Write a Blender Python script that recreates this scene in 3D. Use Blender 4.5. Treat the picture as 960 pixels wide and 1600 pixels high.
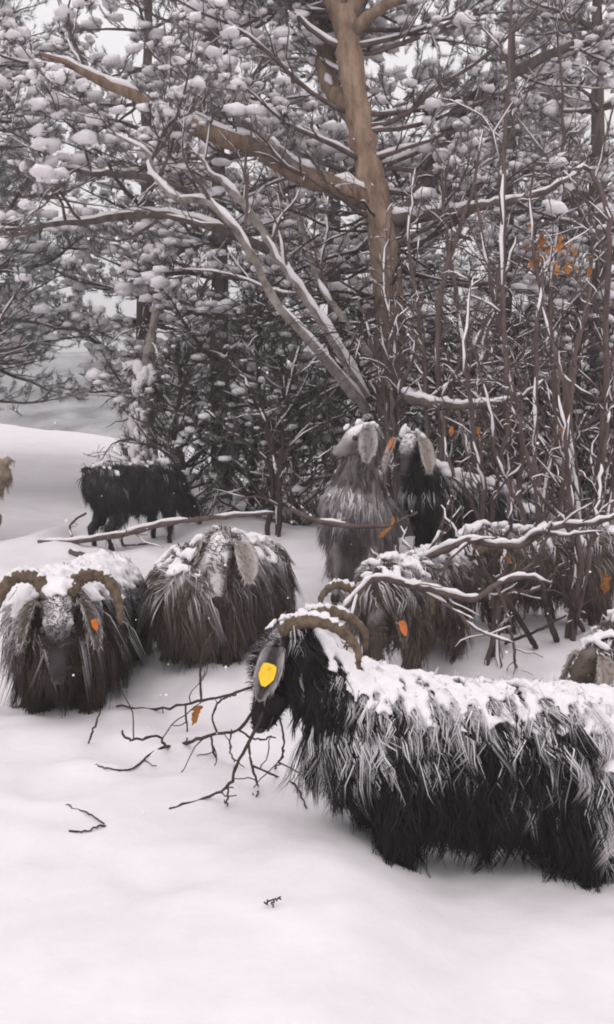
import bpy, math, random
import numpy as np
from mathutils import Vector

for o in list(bpy.data.objects):
    bpy.data.objects.remove(o, do_unlink=True)
scene = bpy.context.scene
R = math.radians

# ------------------------------------------------------------------ camera
CAM_Z, PITCH, FPX = 1.4, R(3.73), 1537.0
cam_d = bpy.data.cameras.new("camera")
cam = bpy.data.objects.new("camera", cam_d)
scene.collection.objects.link(cam)
cam.location = (0, 0, CAM_Z)
cam.rotation_euler = (math.pi / 2 - PITCH, 0, 0)
cam_d.sensor_fit = 'VERTICAL'
cam_d.sensor_height = 24.0
cam_d.lens = 24.0 * FPX / 1600.0
cam_d.clip_end = 2000
cam_d.clip_start = 0.05
scene.camera = cam

# ------------------------------------------------------------------ world
world = bpy.data.worlds.new("World")
scene.world = world
world.use_nodes = True
nt = world.node_tree
nt.nodes.clear()
SUN_EL, SUN_AZ = R(48), R(205)
sky = nt.nodes.new('ShaderNodeTexSky')
sky.sky_type = 'NISHITA'
sky.sun_disc = False
sky.sun_elevation = SUN_EL
sky.sun_rotation = SUN_AZ
sky.dust_density = 4.0
bw = nt.nodes.new('ShaderNodeHueSaturation')       # an overcast sky: grey-white and even
bw.inputs['Saturation'].default_value = 0.06
mix = nt.nodes.new('ShaderNodeMix')
mix.data_type = 'RGBA'
mix.inputs['Factor'].default_value = 0.82
mix.inputs['B'].default_value = (10.6, 10.15, 10.4, 1)
bg = nt.nodes.new('ShaderNodeBackground')
bg.inputs['Strength'].default_value = 0.1
out = nt.nodes.new('ShaderNodeOutputWorld')
nt.links.new(sky.outputs[0], bw.inputs['Color'])
nt.links.new(bw.outputs[0], mix.inputs['A'])
nt.links.new(mix.outputs['Result'], bg.inputs['Color'])
nt.links.new(bg.outputs[0], out.inputs['Surface'])

sun_d = bpy.data.lights.new("sun", 'SUN')
sun_d.energy = 0.6
sun_d.angle = R(40)
sun_d.color = (1.0, 0.965, 0.94)
sun = bpy.data.objects.new("sun", sun_d)
scene.collection.objects.link(sun)
sdir = Vector((math.sin(SUN_AZ) * math.cos(SUN_EL), math.cos(SUN_AZ) * math.cos(SUN_EL), math.sin(SUN_EL)))
sun.rotation_euler = (-sdir).to_track_quat('-Z', 'Y').to_euler()

vs = scene.view_settings
vs.view_transform = 'Standard'
vs.look = 'None'
vs.gamma = 1.0
vs.exposure = 0.25
vs.use_curve_mapping = False
scene.cycles.max_bounces = 6
scene.cycles.diffuse_bounces = 4
scene.cycles.filter_width = 1.9

# ------------------------------------------------------------------ helpers
rng = np.random.default_rng(7)
COL = scene.collection
UP = np.array([0, 0, 1.0])


def P(px, py, Y):
    """world point seen at photo pixel (px, py), at distance Y along the ground"""
    u = (px - 480) / FPX
    v = (800 - py) / FPX
    dy = math.cos(PITCH) + v * math.sin(PITCH)
    dz = -math.sin(PITCH) + v * math.cos(PITCH)
    t = Y / dy
    return np.array([u * t, Y, CAM_Z + dz * t])


def nrm(v):
    v = np.asarray(v, float)
    n = np.linalg.norm(v, axis=-1, keepdims=True)
    return v / np.maximum(n, 1e-9)


def hash3(ix, iy, iz, seed):
    h = (ix * 374761393 + iy * 668265263 + iz * 2147483647 + seed * 1274126177) & 0xffffffff
    h = ((h ^ (h >> 13)) * 1274126177) & 0xffffffff
    h = h ^ (h >> 16)
    return (h & 0xffff) / 65535.0


def noise3(p, seed=0):
    p = np.asarray(p, float)
    i = np.floor(p).astype(np.int64)
    f = p - i
    f = f * f * (3 - 2 * f)
    r = 0
    for dx in (0, 1):
        for dy in (0, 1):
            for dz in (0, 1):
                w = (f[..., 0] if dx else 1 - f[..., 0]) * (f[..., 1] if dy else 1 - f[..., 1]) * (f[..., 2] if dz else 1 - f[..., 2])
                r = r + w * hash3(i[..., 0] + dx, i[..., 1] + dy, i[..., 2] + dz, seed)
    return r


def fbm(p, seed=0, octv=3):
    s, a, t = 0, 1.0, 0
    for k in range(octv):
        s = s + a * noise3(np.asarray(p) * 2 ** k, seed + k)
        t += a
        a *= .5
    return s / t


def sstep(a, b, x):
    t = np.clip((x - a) / (b - a), 0, 1)
    return t * t * (3 - 2 * t)


class MB:
    """collects triangles; build() links them as one mesh object"""

    def __init__(self):
        self.v, self.f, self.a, self.n, self.q = [], [], {}, 0, {}

    def add(self, v, f, **attrs):
        v = np.asarray(v, float).reshape(-1, 3)
        f = np.asarray(f, np.int64).reshape(-1, 3)
        self.v.append(v)
        self.f.append(f + self.n)
        self.n += len(v)
        for k, x in attrs.items():
            self.a.setdefault(k, []).append(np.broadcast_to(np.asarray(x, float), (len(v),)))

    def arrays(self):
        return np.concatenate(self.v), np.concatenate(self.f)

    def build(self, name, mat, parent=None, smooth=True, origin=None):
        flush_tubes(self)
        if not self.v:
            return None
        v, f = self.arrays()
        if origin is not None:
            v = v - np.asarray(origin)
        me = mesh_from(name, v, f, smooth)
        for k, x in self.a.items():
            at = me.attributes.new(k, 'FLOAT', 'POINT')
            at.data.foreach_set('value', np.concatenate(x).astype(np.float32))
        me.materials.append(mat)
        o = bpy.data.objects.new(name, me)
        COL.objects.link(o)
        if parent:
            o.parent = parent
        return o


def mesh_from(name, v, f, smooth=True):
    me = bpy.data.meshes.new(name)
    me.vertices.add(len(v))
    me.vertices.foreach_set('co', np.asarray(v, np.float32).ravel())
    me.loops.add(len(f) * 3)
    me.loops.foreach_set('vertex_index', np.asarray(f, np.int32).ravel())
    me.polygons.add(len(f))
    me.polygons.foreach_set('loop_start', np.arange(0, len(f) * 3, 3, dtype=np.int32))
    me.polygons.foreach_set('use_smooth', np.full(len(f), smooth, dtype=bool))
    me.update(calc_edges=True)
    me.validate()
    return me


def tube(mb, pts, rad, sides=5):
    """queue a tapered tube along a line; tubes of equal length are built together"""
    pts = np.asarray(pts, float)
    n = len(pts)
    q = mb.q.setdefault((n, sides), ([], []))
    q[0].append(pts)
    q[1].append(np.broadcast_to(np.asarray(rad, float), (n,)))


def flush_tubes(mb):
    for (n, sides), (pl, rl) in mb.q.items():
        pts, rad = np.array(pl), np.array(rl)
        m = len(pts)
        t = nrm(np.gradient(pts, axis=1))
        mid = t[:, n // 2]
        ref = np.where(np.abs(mid[:, 2:3]) > .9, np.array([[1., 0, 0]]), np.array([[0, 0, 1.]]))
        s = nrm(np.cross(t, ref[:, None]) + 1e-6)
        u = np.cross(s, t)
        a = np.linspace(0, 2 * math.pi, sides, endpoint=False)
        ring = pts[:, :, None] + rad[:, :, None, None] * (np.cos(a)[None, None, :, None] * s[:, :, None] + np.sin(a)[None, None, :, None] * u[:, :, None])
        v = ring.reshape(m, n * sides, 3)
        v = np.concatenate([v, pts[:, :1] - t[:, :1] * rad[:, :1, None] * .3, pts[:, -1:] + t[:, -1:] * rad[:, -1:, None] * .5], 1)
        i = np.arange(n - 1)[:, None] * sides
        j = np.arange(sides)[None]
        k = (np.arange(sides) + 1)[None] % sides
        q0, q1, q2, q3 = i + j, i + k, i + sides + k, i + sides + j
        f = np.concatenate([np.stack([q0, q1, q2], -1).reshape(-1, 3), np.stack([q0, q2, q3], -1).reshape(-1, 3)])
        jj = np.arange(sides)
        kk = (jj + 1) % sides
        c0, c1 = n * sides, n * sides + 1
        f = np.concatenate([f, np.stack([np.full(sides, c0), kk, jj], -1), np.stack([np.full(sides, c1), (n - 1) * sides + jj, (n - 1) * sides + kk], -1)])
        f = f[None] + (np.arange(m) * (n * sides + 2))[:, None, None]
        mb.add(v.reshape(-1, 3), f.reshape(-1, 3))
    mb.q = {}


def smooth_line(ctrl, n):
    """Catmull-Rom through the control points (any number of columns)"""
    c = np.asarray(ctrl, float)
    c = np.vstack([2 * c[0] - c[1], c, 2 * c[-1] - c[-2]])
    m = len(c) - 3
    ts = np.linspace(0, m - 1e-6, n)
    i = ts.astype(int)
    f = (ts - i)[:, None]
    a, b, d, e = c[i], c[i + 1], c[i + 2], c[i + 3]
    return .5 * ((2 * b) + (-a + d) * f + (2 * a - 5 * b + 4 * d - e) * f ** 2 + (-a + 3 * b - 3 * d + e) * f ** 3)


def ico(sub):
    import bmesh
    bm = bmesh.new()
    bmesh.ops.create_icosphere(bm, subdivisions=sub, radius=1)
    v = np.array([x.co[:] for x in bm.verts])
    bm.verts.index_update()
    f = np.array([[q.index for q in p.verts] for p in bm.faces])
    bm.free()
    return v, f


ICO1, ICO2, ICO3 = ico(1), ico(2), ico(3)


def bulk(mb, tv, tf, M, off, **attrs):
    """many transformed copies of a template: M (N,3,3), off (N,3)"""
    N, k = len(off), len(tv)
    if N == 0:
        return
    v = np.einsum('nij,kj->nki', M, tv) + off[:, None]
    f = tf[None] + (np.arange(N) * k)[:, None, None]
    at = {n: np.repeat(np.broadcast_to(x, (N,)), k) for n, x in attrs.items()}
    mb.add(v.reshape(-1, 3), f.reshape(-1, 3), **at)


def basis(d, roll):
    """rotation matrices whose third column is d"""
    d = nrm(d)
    ref = np.where(np.abs(d[:, 2:3]) > .9, np.array([[1., 0, 0]]), np.array([[0, 0, 1.]]))
    a = nrm(np.cross(ref, d))
    b = np.cross(d, a)
    c, s = np.cos(roll)[:, None], np.sin(roll)[:, None]
    return np.stack([a * c + b * s, -a * s + b * c, d], axis=-1)


def remesh(mb, voxel, smooth_it=6, name='tmp'):
    v, f = mb.arrays()
    me = mesh_from(name, v, f)
    o = bpy.data.objects.new(name, me)
    COL.objects.link(o)
    m = o.modifiers.new('r', 'REMESH')
    m.mode = 'VOXEL'
    m.voxel_size = voxel
    if smooth_it:
        s = o.modifiers.new('s', 'SMOOTH')
        s.iterations = smooth_it
        s.factor = .5
    dg = bpy.context.evaluated_depsgraph_get()
    ev = o.evaluated_get(dg)
    m2 = ev.to_mesh()
    m2.calc_loop_triangles()
    vv = np.empty(len(m2.vertices) * 3, np.float32)
    m2.vertices.foreach_get('co', vv)
    ff = np.empty(len(m2.loop_triangles) * 3, np.int32)
    m2.loop_triangles.foreach_get('vertices', ff)
    ev.to_mesh_clear()
    bpy.data.objects.remove(o, do_unlink=True)
    bpy.data.meshes.remove(me)
    return vv.reshape(-1, 3).astype(float), ff.reshape(-1, 3).astype(np.int64)


def vnormals(v, f):
    fn = np.cross(v[f[:, 1]] - v[f[:, 0]], v[f[:, 2]] - v[f[:, 0]])
    n = np.zeros_like(v)
    for k in range(3):
        np.add.at(n, f[:, k], fn)
    return nrm(n)


def empty(name, loc=(0, 0, 0), label=None, cat=None, group=None, kind=None):
    o = bpy.data.objects.new(name, None)
    o.empty_display_size = .1
    COL.objects.link(o)
    o.location = [float(x) for x in loc]
    return tag(o, label, cat, group, kind)


def tag(o, label=None, cat=None, group=None, kind=None):
    if label: o['label'] = label
    if cat: o['category'] = cat
    if group: o['group'] = group
    if kind: o['kind'] = kind
    return o


# ------------------------------------------------------------------ materials
def mat(name):
    m = bpy.data.materials.new(name)
    m.use_nodes = True
    return m, m.node_tree, m.node_tree.nodes['Principled BSDF']


def N(nt, t, **kw):
    n = nt.nodes.new(t)
    for k, v in kw.items():
        setattr(n, k, v)
    return n


def noise_ramp(nt, scale, stops, detail=6, coord='Object', stretch=(1, 1, 1)):
    tc = N(nt, 'ShaderNodeTexCoord')
    mp = N(nt, 'ShaderNodeMapping')
    mp.inputs['Scale'].default_value = stretch
    nz = N(nt, 'ShaderNodeTexNoise')
    nz.inputs['Scale'].default_value = scale
    nz.inputs['Detail'].default_value = detail
    nz.inputs['Roughness'].default_value = .65
    rp = N(nt, 'ShaderNodeValToRGB')
    el = rp.color_ramp.elements
    while len(el) < len(stops):
        el.new(.5)
    for e, (p, c) in zip(el, stops):
        e.position = p
        e.color = (*c, 1)
    nt.links.new(tc.outputs[coord], mp.inputs[0])
    nt.links.new(mp.outputs[0], nz.inputs['Vector'])
    nt.links.new(nz.outputs['Fac'], rp.inputs[0])
    return nz, rp


def bump(nt, bsdf, src, strength, dist=.01):
    b = N(nt, 'ShaderNodeBump')
    b.inputs['Strength'].default_value = strength
    b.inputs['Distance'].default_value = dist
    nt.links.new(src, b.inputs['Height'])
    nt.links.new(b.outputs[0], bsdf.inputs['Normal'])
    return b


def snow_mat(name, c0, c1, scale=6, bs=.5, bd=.01):
    m, nt, b = mat(name)
    nz, rp = noise_ramp(nt, scale, [(.3, c0), (.7, c1)], 8)
    nt.links.new(rp.outputs[0], b.inputs['Base Color'])
    b.inputs['Roughness'].default_value = .75
    b.inputs['Specular IOR Level'].default_value = .2
    bump(nt, b, nz.outputs['Fac'], bs, bd)
    return m


def bark_mat(name, stops, scale, stretch=(1, 1, .25), bs=.8, bd=.015):
    m, nt, b = mat(name)
    nz, rp = noise_ramp(nt, scale, stops, 8, stretch=stretch)
    nt.links.new(rp.outputs[0], b.inputs['Base Color'])
    b.inputs['Roughness'].default_value = .9
    b.inputs['Specular IOR Level'].default_value = .15
    bump(nt, b, nz.outputs['Fac'], bs, bd)
    return m


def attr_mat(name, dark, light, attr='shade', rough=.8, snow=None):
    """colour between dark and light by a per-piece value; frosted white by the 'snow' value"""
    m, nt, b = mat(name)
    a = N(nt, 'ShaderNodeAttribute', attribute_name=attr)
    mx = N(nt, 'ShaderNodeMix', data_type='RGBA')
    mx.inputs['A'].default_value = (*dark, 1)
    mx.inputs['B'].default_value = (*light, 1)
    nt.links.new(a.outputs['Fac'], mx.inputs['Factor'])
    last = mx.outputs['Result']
    if snow:
        s = N(nt, 'ShaderNodeAttribute', attribute_name='snow')
        m2 = N(nt, 'ShaderNodeMix', data_type='RGBA')
        m2.inputs['B'].default_value = (*snow, 1)
        nt.links.new(s.outputs['Fac'], m2.inputs['Factor'])
        nt.links.new(last, m2.inputs['A'])
        last = m2.outputs['Result']
    nt.links.new(last, b.inputs['Base Color'])
    b.inputs['Roughness'].default_value = rough
    b.inputs['Specular IOR Level'].default_value = .2
    return m


def plain(name, col, rough=.6, spec=.3, var=.0, scale=30):
    m, nt, b = mat(name)
    c = np.array(col)
    nz, rp = noise_ramp(nt, scale, [(.3, tuple(c * (1 - var))), (.7, tuple(np.minimum(c * (1 + var), 1)))])
    nt.links.new(rp.outputs[0], b.inputs['Base Color'])
    b.inputs['Roughness'].default_value = rough
    b.inputs['Specular IOR Level'].default_value = spec
    return m


SNOW_C = (.86, .825, .85)
M = {}
M['ground'] = snow_mat('snow_ground', (.83, .79, .82), (.90, .865, .89), 5, .35, .02)
M['snow'] = snow_mat('clinging_snow', (.80, .77, .79), (.90, .87, .89), 25, .5, .01)
M['hill'] = None
M['bark'] = bark_mat('pine_bark', [(.3, (.09, .062, .047)), (.5, (.23, .16, .115)), (.72, (.36, .27, .205))], 14)
m_, n_, b_ = mat('pine_trunk_bark')                   # grey plated foot, orange upper bark
za, ra = noise_ramp(n_, 14, [(.3, (.04, .033, .03)), (.7, (.14, .12, .11))], 8, stretch=(1, 1, .25))
zb_, rb_ = noise_ramp(n_, 12, [(.3, (.13, .085, .06)), (.5, (.30, .2, .14)), (.72, (.46, .34, .26))], 8, stretch=(1, 1, .3))
tc_, sx_, mr_ = N(n_, 'ShaderNodeTexCoord'), N(n_, 'ShaderNodeSeparateXYZ'), N(n_, 'ShaderNodeMapRange')
mr_.inputs['From Min'].default_value, mr_.inputs['From Max'].default_value = 1.3, 3.0
mx_ = N(n_, 'ShaderNodeMix', data_type='RGBA')
n_.links.new(tc_.outputs['Object'], sx_.inputs[0]); n_.links.new(sx_.outputs['Z'], mr_.inputs['Value']); n_.links.new(mr_.outputs[0], mx_.inputs['Factor'])
n_.links.new(ra.outputs[0], mx_.inputs['A']); n_.links.new(rb_.outputs[0], mx_.inputs['B']); n_.links.new(mx_.outputs['Result'], b_.inputs['Base Color'])
b_.inputs['Roughness'].default_value = .9
bump(n_, b_, zb_.outputs['Fac'], .9, .02)
M['bark_trunk'] = m_
M['bark_dark'] = bark_mat('grey_bark', [(.3, (.05, .04, .036)), (.7, (.17, .14, .125))], 16)
M['bark_pale'] = bark_mat('pale_bark', [(.3, (.10, .08, .07)), (.5, (.26, .23, .21)), (.75, (.48, .44, .42))], 12, (1, 1, .8))
M['twig'] = bark_mat('twig_bark', [(.3, (.066, .046, .042)), (.7, (.18, .135, .125))], 20)
M['twig_dark'] = bark_mat('wet_twig', [(.3, (.03, .022, .02)), (.7, (.085, .065, .058))], 20)
M['needle'] = attr_mat('pine_needles', (.034, .027, .025), (.125, .105, .098), snow=SNOW_C)
M['needle_blue'] = attr_mat('blue_green_needles', (.03, .045, .04), (.085, .115, .105), snow=SNOW_C)
M['needle_dark'] = attr_mat('dark_juniper_needles', (.018, .016, .013), (.075, .06, .045), snow=SNOW_C)
M['leaf'] = plain('withered_leaf', (.36, .15, .045), .8, .1, .55, 60)
M['horn'] = bark_mat('horn', [(.3, (.06, .042, .03)), (.7, (.21, .155, .11))], 40, (1, 1, 1), .6, .004)
M['eye'] = plain('eye', (.03, .02, .012), .15, .6)
M['hoof'] = plain('hoof', (.03, .025, .022), .5, .3)
M['tag_yellow'] = plain('yellow_plastic', (.85, .55, .02), .4, .4, .06)
M['tag_orange'] = plain('orange_plastic', (.72, .2, .03), .4, .4, .06)
M['nose'] = plain('nose_skin', (.03, .024, .024), .5, .35, .3)


# ------------------------------------------------------------------ the ground
DENTS = []      # x, y, radius, depth


def ground_z(x, y):
    x = np.asarray(x, float)
    y = np.asarray(y, float)
    z = np.interp(y, [-60, 0, 2, 3, 4.2, 4.8, 6, 7.7, 14, 20, 22, 40, 60, 160], [-2, .08, .16, .2, .22, .27, .44, .66, 1.15, 1.55, 1.5, .3, -.5, 3])
    z = z + sstep(6, 20, y) * (1 - sstep(22, 45, y)) * np.clip(-.12 * (x + 3.4), -.35, .9)
    z = z - .135 * sstep(.05, .5, x) * (1 - sstep(3.3, 4.6, y)) - .03 * np.clip(x - .5, 0, 3) * (1 - sstep(3.3, 4.6, y))
    z = z + .15 * sstep(1.5, 3.2, x) * sstep(4.6, 5.6, y)          # drift at the right
    p = np.stack([x, y, np.zeros_like(x)], -1)
    z = z + .16 * (fbm(p * .55, 3, 3) - .5) + .055 * (fbm(p * 2.3, 9, 3) - .5)
    z = z + .026 * (fbm(p * 7, 21, 3) - .5) * sstep(1.2, 2.2, y) + .07 * (fbm(p * 4.2, 33, 2) - .5) * sstep(3.3, 4.2, y) * (1 - sstep(9, 12, y))
    for dx, dy, r, d in DENTS:
        q = np.hypot(x - dx, y - dy) / r
        z = z - d * np.exp(-q ** 4) + .35 * d * np.exp(-((q - 1.35) / .28) ** 2)
    return z


def gz(x, y):
    return float(ground_z(np.array([x]), np.array([y]))[0])

# ------------------------------------------------------------------ goats: builder
def rot_yp(yaw, pitch, roll=0):
    cy, sy, cp, sp = math.cos(yaw), math.sin(yaw), math.cos(pitch), math.sin(pitch)
    Ry = np.array([[cy, -sy, 0], [sy, cy, 0], [0, 0, 1]])
    Rp = np.array([[cp, 0, -sp], [0, 1, 0], [sp, 0, cp]])
    cr, sr = math.cos(roll), math.sin(roll)
    Rr = np.array([[1, 0, 0], [0, cr, -sr], [0, sr, cr]])
    return Ry @ Rp @ Rr


def ellips(mb, c, r, axes=None, sub=ICO2):
    r = np.broadcast_to(np.asarray(r, float), (3,))
    v = sub[0] * r
    if axes is not None:
        v = v @ axes.T
    mb.add(v + c, sub[1])


def goat(name, label, loc, yaw, poll, hyaw, hpitch, coat, face=None, group=None, pitch=0., scale=1., nlock=5000,
         lock_w=.0035, hair=1., snow=.5, snow_rear=0., lumps=120, lump_r=.028, head_snow=.5, horns=(), ear_mat=None,
         ear_len=.2, ear_w=.042, ear_up=0., tags=(), seed=1, sub_face=True, tail=True, legs=True, girth=1., front_up=0., snow_lo=.66, snow_hi=.9, beard=.0,
         clump=15, ear_fwd=.18, fine=False, hs=1., ear_front=.45, skirt=1., nose_mat=None, face_dark=.97, ear_hair=260, ear_in=.35):
    rg = np.random.default_rng(seed)
    loc = np.asarray(loc, float)
    T = rot_yp(yaw, pitch) * scale
    Ta = rot_yp(yaw, pitch)
    fwd = Ta @ np.array([1., 0, 0])
    side = Ta @ np.array([0, 1., 0])
    W = lambda p: T @ np.asarray(p, float)
    poll = np.asarray(poll, float) - loc                      # given in world coordinates
    Hy = rot_yp(hyaw, 0)                                      # yaw-only head frame
    F = Hy @ np.array([math.cos(hpitch), 0, -math.sin(hpitch)])   # towards the nose
    U = Hy @ np.array([math.sin(hpitch), 0, math.cos(hpitch)])    # out of the forehead
    S = Hy @ np.array([0, 1., 0])                             # to the animal's left
    root = empty(name, loc, label, 'goat', group)

    chains = []                                               # points, radii (n,), axes, squash, region
    tor = smooth_line([(-.44, 0, .57, .125), (-.36, 0, .565, .165), (-.18, 0, .54, .19), (.05, 0, .525, .195), (.24, 0, .545, .185), (.36, 0, .57, .16), (.43, 0, .58, .12)], 16)
    chains.append((np.array([W(p[:3]) for p in tor]), tor[:, 3] * scale * girth, 'torso', (1, .92, 1.04)))
    n0, n1 = W((.33, 0, .60)), poll - F * .01 * scale - U * .02 * scale
    mid = (n0 + n1) / 2 + nrm(n1 - n0 + UP * .2)[:] * 0 + (fwd * .02 - UP * .02) * scale
    nk = smooth_line([(*n0, .155 * scale * girth), (*mid, .105 * scale), (*n1, .068 * scale)], 10)
    chains.append((nk[:, :3], nk[:, 3], 'neck', (1, 1, 1)))
    hd = [poll + (F * a + U * b) * scale * hs for a, b in ((0, 0), (.05, .004), (.10, .0), (.15, -.006), (.195, -.012), (.225, -.018))]
    hr = np.array([.058, .06, .05, .041, .036, .031]) * scale * hs
    hl = smooth_line(np.column_stack([hd, hr]), 14)
    chains.append((hl[:8, :3], hl[:8, 3], 'head', None))
    chains.append((hl[7:, :3], hl[7:, 3], 'muzzle', None))
    jw = smooth_line(np.column_stack([[poll + (F * a + U * b) * scale * hs for a, b in ((.03, -.05), (.10, -.05), (.17, -.042), (.215, -.04))], np.array([.045, .036, .027, .021]) * scale * hs]), 10)
    chains.append((jw[:5, :3], jw[:5, 3], 'head', None))
    chains.append((jw[4:, :3], jw[4:, 3], 'muzzle', None))
    if legs:
        for s in (-1, 1):
            fl = smooth_line([(.28, s * .10, .44, .075), (.27, s * .105, .30, .05), (.29, s * .10, .20, .034), (.28, s * .10, .09, .026), (.30, s * .10, .0, .034)], 13)
            chains.append((np.array([W(p[:3]) for p in fl[:5]]), fl[:5, 3] * scale, 'thigh', None))
            chains.append((np.array([W(p[:3]) for p in fl[4:]]), fl[4:, 3] * scale, 'shank', None))
            hl_ = smooth_line([(-.33, s * .09, .50, .12), (-.28, s * .11, .37, .085), (-.36, s * .105, .25, .042), (-.42, s * .10, .21, .034), (-.38, s * .10, .09, .026), (-.36, s * .10, .0, .034)], 15)
            chains.append((np.array([W(p[:3]) for p in hl_[:6]]), hl_[:6, 3] * scale, 'thigh', None))
            chains.append((np.array([W(p[:3]) for p in hl_[5:]]), hl_[5:, 3] * scale, 'shank', None))
    if tail:
        tl = smooth_line([(-.45, 0, .66, .035), (-.54, 0, .70, .028), (-.60, 0, .68, .014)], 6)
        chains.append((np.array([W(p[:3]) for p in tl]), tl[:, 3] * scale, 'tail', None))
    mb = MB()
    cp, cr, creg = [], [], []
    Hax = np.stack([F, S, U], -1)
    for pts, rad, reg, sq in chains:
        for p, r in zip(pts, rad):
            if sq is not None and reg == 'torso':
                ellips(mb, p, np.array([1, sq[1], sq[2]]) * r, Ta)
            elif reg in ('head', 'muzzle'):
                ellips(mb, p, np.array([1, .88, 1]) * r, Hax)
            else:
                ellips(mb, p, r)
            cp.append(p); cr.append(r); creg.append(reg)
    for s in (-1, 1):                                          # brow ridges and lips
        ellips(mb, poll + (F * .075 + U * .03 + S * s * .036) * scale * hs, .02 * scale * hs)
        ellips(mb, poll + (F * .222 - U * .012 + S * s * .014) * scale * hs, .021 * scale * hs)
    cp, cr, creg = np.array(cp), np.array(cr), np.array(creg)
    v, f = remesh(mb, (.0125 if fine else .019) * scale, 5)
    nv = vnormals(v, f)

    def region(p):
        d = np.linalg.norm(p[:, None] - cp[None], axis=-1) - cr[None]
        i = d.argmin(1)
        return creg[i], cp[i]

    ztop, zlo = v[:, 2].max(), v[:, 2].min()
    tt = np.array([W((0, 0, .72)), W((0, 0, .25))])
    reg, cc = region(v)
    hv = np.isin(reg, ('head', 'muzzle'))
    fr = sstep(.1, .9, (nv @ UP) * .7 + (nv @ U) * .25 + .9 * (fbm(v * 26, seed, 3) - .5) + head_snow - .35) * hv * (1 - face_dark * sstep(.2, .6, ((v - poll) @ F) / (.25 * scale * hs)))
    bm_ = MB()
    bm_.add(v, f, shade=np.clip(.5 + 1.3 * (fbm(v * 18, seed + 5, 3) - .5), 0, 1), snow=fr * min(1, head_snow * 1.6))
    body = bm_.build('body', coat['skin'] if face is None else face, root)

    # ---- fur: tapered locks, clumped, hanging
    fa = .5 * np.linalg.norm(np.cross(v[f[:, 1]] - v[f[:, 0]], v[f[:, 2]] - v[f[:, 0]]), axis=1)
    ci = v[f].mean(1)
    fr_ = region(ci)[0]
    wgt = fa * np.select([fr_ == 'muzzle', fr_ == 'head', fr_ == 'shank', fr_ == 'neck'], [1.2, 2.2, .7, 1.6], 1.)
    idx = rg.choice(len(f), nlock, p=wgt / wgt.sum())
    b = rg.random((nlock, 2))
    fl = b.sum(1) > 1
    b[fl] = 1 - b[fl]
    w3 = np.column_stack([1 - b.sum(1), b])
    rt = (v[f[idx]] * w3[..., None]).sum(1)
    nn = nrm((nv[f[idx]] * w3[..., None]).sum(1))
    reg, cc = region(rt)
    L = np.select([reg == 'torso', reg == 'neck', reg == 'head', reg == 'muzzle', reg == 'thigh', reg == 'shank', reg == 'tail'],
                  [.145, .115, .042, .018, .16, .10, .10]) * hair * scale * (.45 + .85 * rg.random(nlock))
    L = np.where(np.isin(reg, ('torso', 'thigh')) & (nn[:, 2] < .35), L * skirt, L)
    small = np.isin(reg, ('muzzle', 'head'))
    L[small] /= max(hair, .01) ** .7
    if beard:
        bl = (reg == 'muzzle') | (reg == 'head')
        bl &= (nn @ U) < -.6
        L[bl] = beard * (.6 + .6 * rg.random(bl.sum()))
    for s_ in (1, -1):
        de = np.linalg.norm(rt - (poll + (F * .085 + U * .012 + S * s_ * .05) * scale * hs), axis=1)
        L = np.where(de < .038 * scale * hs, .006, L)
    G = -UP
    tang = G - nn * (nn @ G)[:, None]
    lat = rt - cc
    lat = lat - np.outer(lat @ fwd, fwd)
    lat[:, 2] = 0
    lat = nrm(lat + rg.normal(0, .02, lat.shape)) * sstep(.2, .9, nn[:, 2])[:, None]
    jit = rg.normal(0, 1, (nlock, 3))
    m = max(60, nlock // clump)
    cidx = rg.choice(nlock, m, replace=False)
    near = np.empty(nlock, int)
    for a in range(0, nlock, 2000):
        near[a:a + 2000] = np.linalg.norm(rt[a:a + 2000, None] - rt[cidx][None] + .05 * (nn[a:a + 2000, None] - nn[cidx][None]), axis=-1).argmin(1)
    cj = rg.normal(0, 1, (m, 3))[near]
    hflow = -F + .3 * U
    bk = -fwd[None] + nn * (nn @ fwd)[:, None]
    d0 = nrm(tang + lat * .9 + bk * .30 + nn * .16 + jit * .10 + cj * .12)
    hd0 = nrm((hflow - nn * (nn @ hflow)[:, None]) * .8 + G * .4 + nn * .35 + jit * .15)
    d0[small] = hd0[small]
    d1 = nrm(d0 * .3 + G * (1.0) + cj * .14 + jit * .08)
    d1[small] = nrm(hd0[small] * .6 + G * .6)
    p0 = rt - nn * .005
    p1 = p0 + d0 * (L * .38)[:, None]
    p2 = p1 + nrm(d0 * .5 + d1) * (L * .34)[:, None]
    p3 = p2 + d1 * (L * .30)[:, None]
    lk = np.stack([p0, p1, p2, p3], 1)
    ph = rg.random(m)[near] * 6.28
    wave = nrm(np.cross(d1, nn)) * (L * .095 * (1 - .8 * small))[:, None]
    lk[:, 1] += wave * np.sin(ph)[:, None]
    lk[:, 2] -= wave * np.sin(ph + .8)[:, None]
    lk[:, 3] += wave * np.sin(ph + 1.9)[:, None] * 1.1
    lk[:, 1:] += rg.normal(0, .03, (nlock, 3, 3)) * L[:, None, None] * np.array([.5, .8, 1.])[None, :, None]
    ctr = lk[cidx][near]
    cw = np.array([0, .18, .45, .7])[None, :, None] * (1 - .85 * small)[:, None, None]
    gap = np.linalg.norm(ctr[:, 0] - lk[:, 0], axis=-1)
    cw = cw * np.clip(1.6 - gap / (.05 * scale), .0, 1)[:, None, None]
    lk = lk + (ctr - lk) * cw
    # strands
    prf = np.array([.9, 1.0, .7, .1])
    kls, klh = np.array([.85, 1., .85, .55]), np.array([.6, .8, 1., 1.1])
    if not fine:
        lk = lk[:, [0, 1, 3]]
        prf, kls, klh = prf[[0, 1, 3]], kls[[0, 1, 3]], klh[[0, 1, 3]]
    nr = lk.shape[1]
    dd = nrm(np.gradient(lk, axis=1))
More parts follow.
